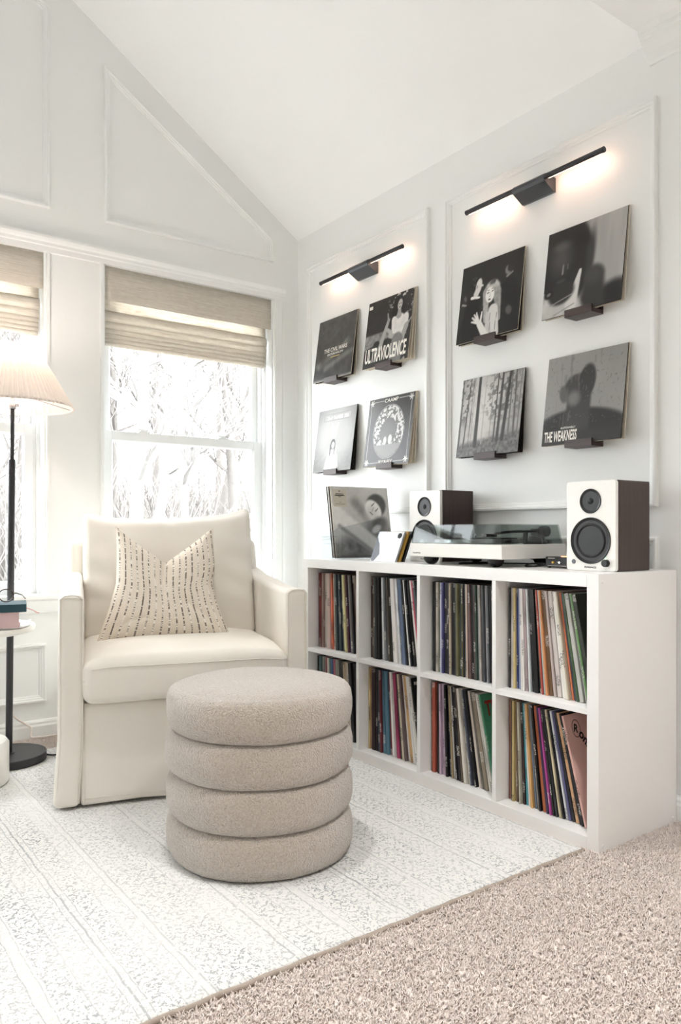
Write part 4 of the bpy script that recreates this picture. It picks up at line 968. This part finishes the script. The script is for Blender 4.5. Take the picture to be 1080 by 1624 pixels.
for lz, lw, lh in ((.284, .006, .004), (.272, .040, .0035), (.266, .050, .0035), (.260, .014, .002), (.236, .008, .0015), (.229, .050, .0012)): print_line(q, -.108, lz, lw, lh)
for j, (mt, lb) in enumerate((('dark_edge', 'dark record edge directly behind the photo cover in the acrylic holder'), ('gloss_paper', 'pale record edge next to the dark one in the acrylic holder'), ('dark_edge', 'dark record edge at the back of the acrylic holder'))):
    sleeve('record_sleeve', lb, 'record', .304, .005, mt, (-.2075, -.843+.0085*j, TOP+.0052), (LN, 0, R(-1)), None, group='records in the acrylic holder')
def cd_case(x, y, tilt, mat, label, yaw=3):
    o = tag(obj('disc_case', MB().box(-.071, .071, 0, .010, 0, .126), mat, bevel=.0015, loc=(x, y, TOP+.0005), rot=(R(-tilt), 0, -math.pi/2+R(yaw))), label, 'disc case', 'disc cases leaning by the speaker')
    obj('hinge_strip', MB().box(-.071, -.060, -.0007, .0102, .001, .125), 'clear_acrylic', o); return o
d = cd_case(-.362, -1.150, 24, 'silver_foil', 'shiny silver disc case leaning against the photo cover')
obj('badge', MB().lathe([(0, -.0009), (.011, -.0009), (.011, 0)], 24, (.052, 0, .108), 'y'), 'black_print', d)
obj('landscape_print', MB().prism([(-.069, .002), (-.05, .002), (-.03, .03), (-.045, .07), (-.069, .10)], 1, -.0006, -.0002), 'grey_metal', d)
cd_case(-.344, -1.152, 23.5, 'mustard_paper', 'orange and brown disc case behind the silver one'); cd_case(-.326, -1.154, 23, 'black_plastic', 'black disc case at the back of the leaning row')

# ------------------------------------------------------------------ armchair
CA = R(-17); P0 = Vector((-1.519, -.968, 0)); CWD = .815
ux, uy = math.cos(CA), math.sin(CA)
ch = thing('armchair', 'cream slipcovered swivel armchair by the window', 'armchair', (P0.x+ux*CWD/2, P0.y+uy*CWD/2, RZ), (0, 0, CA))   # local x right, +y back; origin front centre
def soft(nm, size, r, c, mat, par, deform=None, wr=.003, ws=9, seed=0, inner=(14, 14, 14), seg=4, rot=None, piv=None):
    V, F = rbox(size, r, seg, inner)
    if deform is not None: V = deform(V, np.array(size)/2)
    W = V+np.array(c)
    if wr:
        n = vnoise(W, ws, seed); n2 = vnoise(W, ws*2.3, seed+3)
        nrm = V/np.array(size); nrm /= (np.linalg.norm(nrm, axis=1, keepdims=True)+1e-6)
        W = W+nrm*(n*wr+n2*wr*.4)[:, None]
    o = obj(nm, (W, F), mat, par, smooth=True)
    return o
HZ = .008
def arm_def(s):
    def f(V, h):
        V = V.copy(); z = (V[:, 2]+h[2])/(2*h[2]); y = (V[:, 1]+h[1])/(2*h[1])
        top = sst(.5, 1, z); V[:, 2] += .045*top*y**2
        V[:, 0] += s*.012*(1-sst(0, .35, z))+s*.003*np.sin(y*9)*(1-z)           # skirt flare
        V[:, 1] -= .012*(1-sst(0, .35, z))*(y < .5)
        return V
    return f
AW = .078
for s in (-1, 1):
    a = soft('arm', (AW, .76, .672-HZ), .020, (s*(CWD/2-AW/2), .38, HZ+(.672-HZ)/2), 'slipcover_linen', ch, arm_def(s), .0035, 7, 3+s, (6, 16, 22))
    # welt seam round the arm front
    x0, x1 = sorted((s*(CWD/2-.006), s*(CWD/2-AW+.006))); pts = []
    for t in np.linspace(0, 1, 14): pts.append((x0, .002-.010*(1-sst(0, .35, t)), HZ+.01+t*.640))
    pts += [(x0+.012, .000, .668), ((x0+x1)/2, .000, .671), (x1-.012, 0, .668)]
    for t in np.linspace(1, 0, 14): pts.append((x1, .002-.010*(1-sst(0, .35, t)), HZ+.01+t*.640))
    obj('welt_seam', MB().tube([(p[0]+(s*.010*(1-sst(0, .35, (p[2]-HZ)/.67))), p[1], p[2]) for p in pts], .0024, 6), 'slipcover_linen', a, smooth=True)
IW = CWD-2*AW
def skirt_def(V, h):
    V = V.copy(); z = (V[:, 2]+h[2])/(2*h[2]); V[:, 1] -= .014*(1-sst(0, .7, z)); return V
fs = soft('front_skirt', (IW+.02, .05, .325-HZ), .012, (0, .034, HZ+(.325-HZ)/2), 'slipcover_linen', ch, skirt_def, .003, 6, 21, (20, 3, 12))
for s in (-1, 1): obj('side_seam', MB().tube([(s*(IW/2-.001), .006-.012*(1-sst(0, .7, t)), HZ+.01+t*.30) for t in np.linspace(0, 1, 10)], .0016, 6), 'slipcover_linen', fs, smooth=True)
obj('hem_stitch', MB().tube([(x, -.007, HZ+.022+.001*math.sin(x*20)) for x in np.linspace(-IW/2, IW/2, 20)], .0009, 5), 'slipcover_linen', fs, smooth=True)
obj('deck', MB().box(-IW/2, IW/2, .05, .74, .05, .33), 'slipcover_linen', ch)
obj('swivel_base', MB().lathe([(0, 0), (.27, 0), (.27, .035), (.1, .04), (.1, .06), (0, .06)], 40, (0, .40, 0)), 'black_plastic', ch, smooth=True, autos=40)
def back_def(V, h):
    V = V.copy(); z = (V[:, 2]+h[2])/(2*h[2]); V[:, 1] += .10*np.clip(z-.35, 0, 1); V[:, 0] *= (1-.02*sst(.7, 1, z)); V[:, 2] += .006*np.sin(V[:, 0]*9)*z; return V
soft('back_frame', (CWD-.035, .12, .84-HZ), .030, (0, .70, HZ+(.84-HZ)/2), 'slipcover_linen', ch, back_def, .004, 8, 31, (18, 4, 22))
def seat_def(V, h):
    V = V.copy(); x, y, z = V[:, 0]/h[0], V[:, 1]/h[1], V[:, 2]/h[2]
    V[:, 2] += (z > 0)*.030*(1-np.abs(x)**2.6)*(1-np.abs(y)**3)*np.clip(z*1.3, 0, 1) - (z > 0)*.012*sst(.75, 1, np.abs(x))*sst(.5, 1, -y)
    V[:, 1] -= .016*(1-x**2)*(y < 0)*(1-z*z*.5); V[:, 0] += .004*np.sign(x)*(1-z**2)
    return V
SZ = (IW+.004, .70, .150); sc = (0, .325, .325+.075)
st = soft('seat_cushion', SZ, .030, sc, 'slipcover_linen', ch, seat_def, .0028, 8, 41, (22, 18, 8), 5)
def seam_on_seat(zf, rr_=.0016):
    a, pts = SZ[0]/2, []
    for x in np.linspace(-1, 1, 30): pts.append((x*a*.985, sc[1]-SZ[1]/2-.016*(1-x*x)*.9+.028*max(0, abs(x)-.93)/.07*.4-.0005, zf-.010*max(0, abs(x)-.75)/.25))
    return MB().tube(pts, rr_, 6)
obj('boxing_seam', seam_on_seat(.445), 'slipcover_linen', st, smooth=True)
def bc_def(V, h):
    V = V.copy(); x, y, z = V[:, 0]/h[0], V[:, 1]/h[1], V[:, 2]/h[2]
    full = (1-np.abs(x)**3)*(1-np.abs(z)**3)
    V[:, 1] += np.where(y < 0, -1, .6)*.055*full
    V[:, 2] += .022*np.abs(x)**5*sst(.4, 1, z)-.016*(1-np.abs(x)**2)*sst(.6, 1, z)+.012*x*sst(.5, 1, z)
    V[:, 0] *= 1-.035*(1-np.abs(z)**2)*sst(.7, 1, np.abs(x))*0
    V[:, 1] *= 1-.45*sst(.8, 1, z)
    # soft creases near the bottom corners
    V[:, 1] += .006*np.sin((z*14+x*6))*sst(.3, 1, np.abs(x))*(y < 0)*(1-np.abs(z))
    V[:, 1] += .005*np.sin(x*26+2)*sst(.45, .9, z)*(np.abs(x) < .35)*(y < 0)
    return V
BCS = (.655, .165, .50)
V, F = rbox(BCS, .028, 5, (26, 6, 22)); V = bc_def(V, np.array(BCS)/2); W = V.copy(); W[:, 1] += vnoise(V, 9, 51)*.005+vnoise(V, 22, 52)*.002
bc = obj('back_cushion', (W, F), 'slipcover_linen', ch, smooth=True, loc=(0, .585, .690), rot=(R(-12), 0, 0))
pts = []
for z in np.linspace(-.9, .97, 24): pts.append((.324, -.045+.02*abs(z), z*.25+.012*(z > .9)))
obj('welt_seam', MB().tube(pts, .0026, 6), 'slipcover_linen', bc, smooth=True)
obj('welt_seam', MB().tube([(-p[0], p[1], p[2]) for p in pts], .0026, 6), 'slipcover_linen', bc, smooth=True)

# pillow ------------------------------------------------------------------
def pillow():
    nu, nv = 72, 72; V = []; UV = []; Fc = []
    for side in (-1, 1):
        o0 = len(V)
        for j in range(nv+1):
            v = j/nv
            for i in range(nu+1):
                s = -1+2*i/nu; u = s
                half = .186+.006*math.cos(v*3)+.050*(1-v)**3.2-.010*math.exp(-((v-.52)/.07)**2)*(1 if s > 0 else .3)
                half += (.012*math.sin(v*11) if s > 0 else .006*math.sin(v*9+1))*(1-v)*.6
                topz = .408-.112*max(0, 1-abs(s+.03)/.95)**1.25+.030*abs(s)**4
                botz = .004+.0*s-.010*abs(s)**6
                z = botz+(topz-botz)*v; x = half*s*(1-.035*(1-abs(2*v-1)**2)*(abs(s)**3))
                d = (1-abs(s)**3.2)**.62*(1-abs(2*v-1)**3.0)**.62
                th = .082*d*(1-.45*math.exp(-((s+.03)/.16)**2)*sst(.45, 1, v))
                crease = .010*math.exp(-((s*.6+ (v-.60))/.05)**2)*(s > .3)+.008*math.exp(-((v-.33+.25*abs(s))/.04)**2)*(s < -.35)
                y = side*(th-crease*d)+.012*math.sin(v*2.6)
                V.append((x+.004*math.sin(v*7+s*3), y, z)); UV.append(((s+1)/2, v))
        for j in range(nv):
            for i in range(nu):
                q = (o0+j*(nu+1)+i, o0+j*(nu+1)+i+1, o0+(j+1)*(nu+1)+i+1, o0+(j+1)*(nu+1)+i); Fc.append(q if side < 0 else q[::-1])
    P = np.array(V); P[:, 1] += vnoise(P, 14, 61)*.004*(np.abs(P[:, 1]) > .01)
    me = bpy.data.meshes.new('throw_pillow'); me.from_pydata([tuple(p) for p in P], [], Fc)
    l = me.uv_layers.new(name='UVMap'); vi = np.zeros(len(me.loops), int); me.loops.foreach_get('vertex_index', vi); l.data.foreach_set('uv', np.array(UV)[vi].ravel())
    me.polygons.foreach_set('use_smooth', [True]*len(me.polygons))
    M = Matrix.Translation(ch.location) @ Matrix.Rotation(CA, 4, 'Z') @ Matrix.Translation((-.045, .275, .468)) @ Matrix.Rotation(R(-16), 4, 'X') @ Matrix.Rotation(R(1.5), 4, 'Y')
    o = obj('throw_pillow', me, 'striped_weave'); o.matrix_world = M
    tag(o, 'cream striped throw pillow with a dented top resting in the armchair', 'pillow')
pillow()

# ottoman ------------------------------------------------------------------
def ottoman():
    o = thing('ottoman', 'round cream boucle ottoman of four stacked rolls', 'ottoman', (-1.137, -1.560, RZ))
    h = .113; Rr = .258
    for k in range(4):
        prof = []; top = k == 3; z0 = k*h
        for a in np.linspace(-math.pi/2, math.pi/2, 26):
            ca, sa = math.cos(a), math.sin(a)
            r = Rr-.040*(1-abs(ca)**.62); z = z0+h/2+(h/2+.001)*np.sign(sa)*abs(sa)**.80
            prof.append((r, z))
        if top:
            prof = [p for p in prof if p[1] < z0+h*.90]; r0, zz = prof[-1]
            prof += [(r0-.008, zz+.007), (r0-.018, zz+.011), (r0-.021, zz+.010), (r0-.024, zz+.012), (r0-.05, zz+.019), (r0*.6, zz+.027), (r0*.3, zz+.030), (0.0005, zz+.031)]
            prof = [(.12, z0+.004)]+prof
        else: prof = [(.12, z0+.002)]+prof+[(.12, z0+h-.002)]
        m = MB().lathe(prof, 128); P = np.array(m.v); a = np.arctan2(P[:, 1], P[:, 0]); n = vnoise(P, 8, 70+k)*.003+vnoise(P, 110, 80+k)*.0010
        rr_ = np.hypot(P[:, 0], P[:, 1])+1e-6; P[:, :2] *= (1+n/rr_*sst(.05, .2, rr_))[:, None]; P[:, 2] += vnoise(P, 90, 90+k)*.0009
        # pinched vertical seam
        d = np.angle(np.exp(1j*(a-R(-62+[6, 6, 6, -8][k])))); P[:, :2] *= (1-.012*np.exp(-(d/.018)**2)*sst(.1, .2, rr_))[:, None]
        obj('roll', (P, m.f), 'boucle', o, smooth=True)
ottoman()

# floor lamp ---------------------------------------------------------------
lp = thing('floor_lamp', 'black floor lamp with a pleated white shade behind the side table', 'floor lamp', (-1.519, -.326, RZ))
bs = obj('base', MB().lathe([(0, 0), (.133, 0), (.135, .002), (.135, .028), (.133, .030), (0, .030)], 64), 'black_metal', lp, smooth=True, autos=40)
obj('collar', MB().lathe([(0, .030), (.022, .030), (.022, .032), (0, .033)], 32), 'black_metal', bs, smooth=True, autos=40)
def lean(z): return (.0145*z/1.35*.815, -.0145*z/1.35*.58, z)
obj('pole', MB().tube([lean(.03), lean(1.145)], .0125, 20), 'black_metal', lp, smooth=True, autos=40)
obj('inner_pole', MB().tube([lean(1.14), lean(1.345)], .0075, 16), 'black_metal', lp, smooth=True, autos=40)
jt = Vector(lean(1.345)); tx = jt.x; ty = jt.y
obj('joint', MB().lathe([(0, -.008), (.012, -.008), (.013, 0), (.013, .008), (.008, .014), (.006, .05), (0, .05)], 20, jt), 'chrome', lp, smooth=True, autos=40)
obj('thumb_screw', MB().tube([(tx-.002, ty, 1.349), (tx+.020, ty-.01, 1.352)], .0055, 10), 'chrome', lp)
sz0, sz1, r0, r1 = 1.345, 1.575, .222, .088; n = 300; m = MB()
for (dr) in (0,):
    V = []; Fc = []; rows = 10
    for j in range(rows+1):
        t = j/rows; r = r0+(r1-r0)*t
        for k in range(n):
            a = 2*math.pi*k/n; rr_ = r*(1+(.013 if k % 4 in (0, 1) else -.013)*(1 if True else 0)); V.append((tx+rr_*math.cos(a), ty+rr_*math.sin(a), sz0+(sz1-sz0)*t))
    for j in range(rows):
        for k in range(n): Fc.append((j*n+k, j*n+(k+1) % n, (j+1)*n+(k+1) % n, (j+1)*n+k))
    sh = obj('lamp_shade', (np.array(V), Fc), 'pleated_shade', lp); sm = sh.modifiers.new('thick', 'SOLIDIFY'); sm.thickness = .001
obj('shade_ring', MB().lathe([(r0*.985, sz0), (r0*.985, sz0+.008), (r0*.975, sz0+.008), (r0*.975, sz0)], 80, (tx, ty, 0), closed=True), 'pleated_shade', sh, smooth=True, autos=40)
mb = MB()
for k in range(3):
    a = k*2.094; mb.tube([(tx, ty, 1.40), (tx+r0*.97*math.cos(a), ty+r0*.97*math.sin(a), 1.352)], .0018, 6)
obj('spider', mb, 'chrome', sh)
obj('bulb', MB().lathe([(0, 1.40), (.012, 1.40), (.014, 1.42), (.028, 1.45), (.030, 1.475), (.022, 1.50), (0, 1.508)], 24, (tx, ty, 0)), 'white_lacquer', lp, smooth=True)
ld = bpy.data.lights.new('lamp_bulb', 'POINT'); ld.energy = 3.2; ld.color = (1, .86, .77); ld.shadow_soft_size = .035; lo = bpy.data.objects.new('lamp_bulb', ld); COL.objects.link(lo); lo.parent = lp; lo.location = (tx, ty, 1.545)
cable('lamp_cord', [(-1.39, -.36, RZ+.010), (-1.36, -.365, RZ+.004), (-1.30, -.35, RZ+.004), (-1.22, -.33, RZ+.004)], .0035, 'black_rubber', 'black cord leaving the lamp base')
cable('white_cord', [(-1.445, -.012, .13), (-1.42, -.02, .10), (-1.385, -.024, .072), (-1.362, -.03, .050), (-1.365, -.04, .018), (-1.33, -.055, .016), (-1.26, -.06, .016), (-1.18, -.06, .016)], .0042, 'white_cord', 'white power cord drooping over the baseboard')

# side table with books ------------------------------------------------------
TX, TY, TZ = -1.712, -.532, .560
tb = thing('side_table', 'round white side table at the left edge with books on it', 'side table', (TX, TY, RZ))
zt = TZ-RZ
obj('table_top', MB().lathe([(0, zt-.022), (.220, zt-.022), (.228, zt-.016), (.230, zt-.006), (.228, zt), (0, zt)], 72), 'white_lacquer', tb, smooth=True, autos=35)
obj('stem', MB().lathe([(0, .15), (.03, .15), (.018, .20), (.016, zt-.05), (.03, zt-.022), (0, zt-.022)], 32), 'white_lacquer', tb, smooth=True, autos=50)
obj('drum_base', MB().lathe([(0, 0), (.138, 0), (.145, .008), (.145, .135), (.137, .146), (0, .152)], 64), 'white_lacquer', tb, smooth=True, autos=50)
def tpx(px, dep): return uray(px, dep)
DB = 2.555
def book(px_r, z, th, wd, dp, mat, label, rz, texts=()):
    """closed hardback lying flat, spine to the viewer; its right end at image column px_r"""
    x, y = tpx(px_r, DB); o = thing('book', label, 'book', (x, y, z), (0, 0, -YAW+R(rz)), group='books on the side table')   # local x right, y away; origin right front bottom
    obj('pages', MB().box(-wd+.004, -.005, .006, dp-.006, .003, th-.003), 'page_paper', o)
    c = obj('cover', MB().box(-wd, 0, 0, dp, 0, .003).box(-wd, 0, 0, dp, th-.003, th).box(-wd, 0, -.001, .004, 0, th), mat, o)
    for tx_ in texts: lettering(c, *tx_)
    return o
o = thing('magazine', 'glossy magazine lying under the books on the side table', 'magazine', (*tpx(46, 2.545), TZ+.0005), (0, 0, -YAW+R(20)))
def mag(u, v): return (-.26*(1-u), .19*v, .0035+.010*max(0, (u-.88)/.12)**1.5)
obj('cover', MB().grid(mag, 16, 4), 'gloss_paper', o); obj('pages', MB().grid(lambda u, v: (mag(u, v)[0], mag(u, v)[1], mag(u, v)[2]-.003), 16, 4), 'page_paper', o); obj('spine', MB().box(-.262, -.259, 0, .19, 0, .0036), 'mustard_paper', o)
zb = TZ+.0045
book(30, zb, .052, .22, .15, 'pink_cloth', 'thick pale pink book under the dark teal book', 21, ())
bk = book(42, zb+.0525, .026, .24, .16, 'teal_cloth', 'dark teal book with coral spine lettering topmost of its stack', 23, (('III', -.016, .013, .010, .016, 'coral_print'), ('I', -.054, .013, .004, .014, 'coral_print')))
obj('bookmark', MB().tube([(-.02, .02, .013), (.006, .015, .010), (.020, .012, .004), (.032, .010, -.004), (.040, .01, -.006)], .0011, 5), 'ribbon_red', bk)
# eyeglasses on the books
x, y = tpx(2, 2.58); eg = thing('eyeglasses', 'tortoiseshell eyeglasses resting on the dark teal book', 'eyeglasses', (x, y, zb+.0525+.0262), (0, 0, -YAW))
for s in (-1, 1):
    pts = [(s*.033-.030+.026*math.cos(a), .03, .024+.0215*math.sin(a)) for a in np.linspace(0, 2*math.pi, 25)]; rim = obj('rim', MB().tube(pts, .0022, 6), 'tortoise', eg, smooth=True)
    obj('lens', MB().lathe([(0, -.0006), (.024, -.0006), (.024, .0006), (0, .0006)], 24, (s*.033-.030, .03, .024), 'y'), 'clear_acrylic', rim)
    obj('temple', MB().tube([(s*.061-.030, .03, .032), (s*.066-.030, .034, .032), (s*.064-.030, .09, .020), (s*.058-.030, .13, .004)], .002, 6), 'tortoise', eg, smooth=True)
obj('bridge', MB().tube([(-.037, .03, .030), (-.030, .029, .033), (-.023, .03, .030)], .002, 6), 'tortoise', eg, smooth=True)
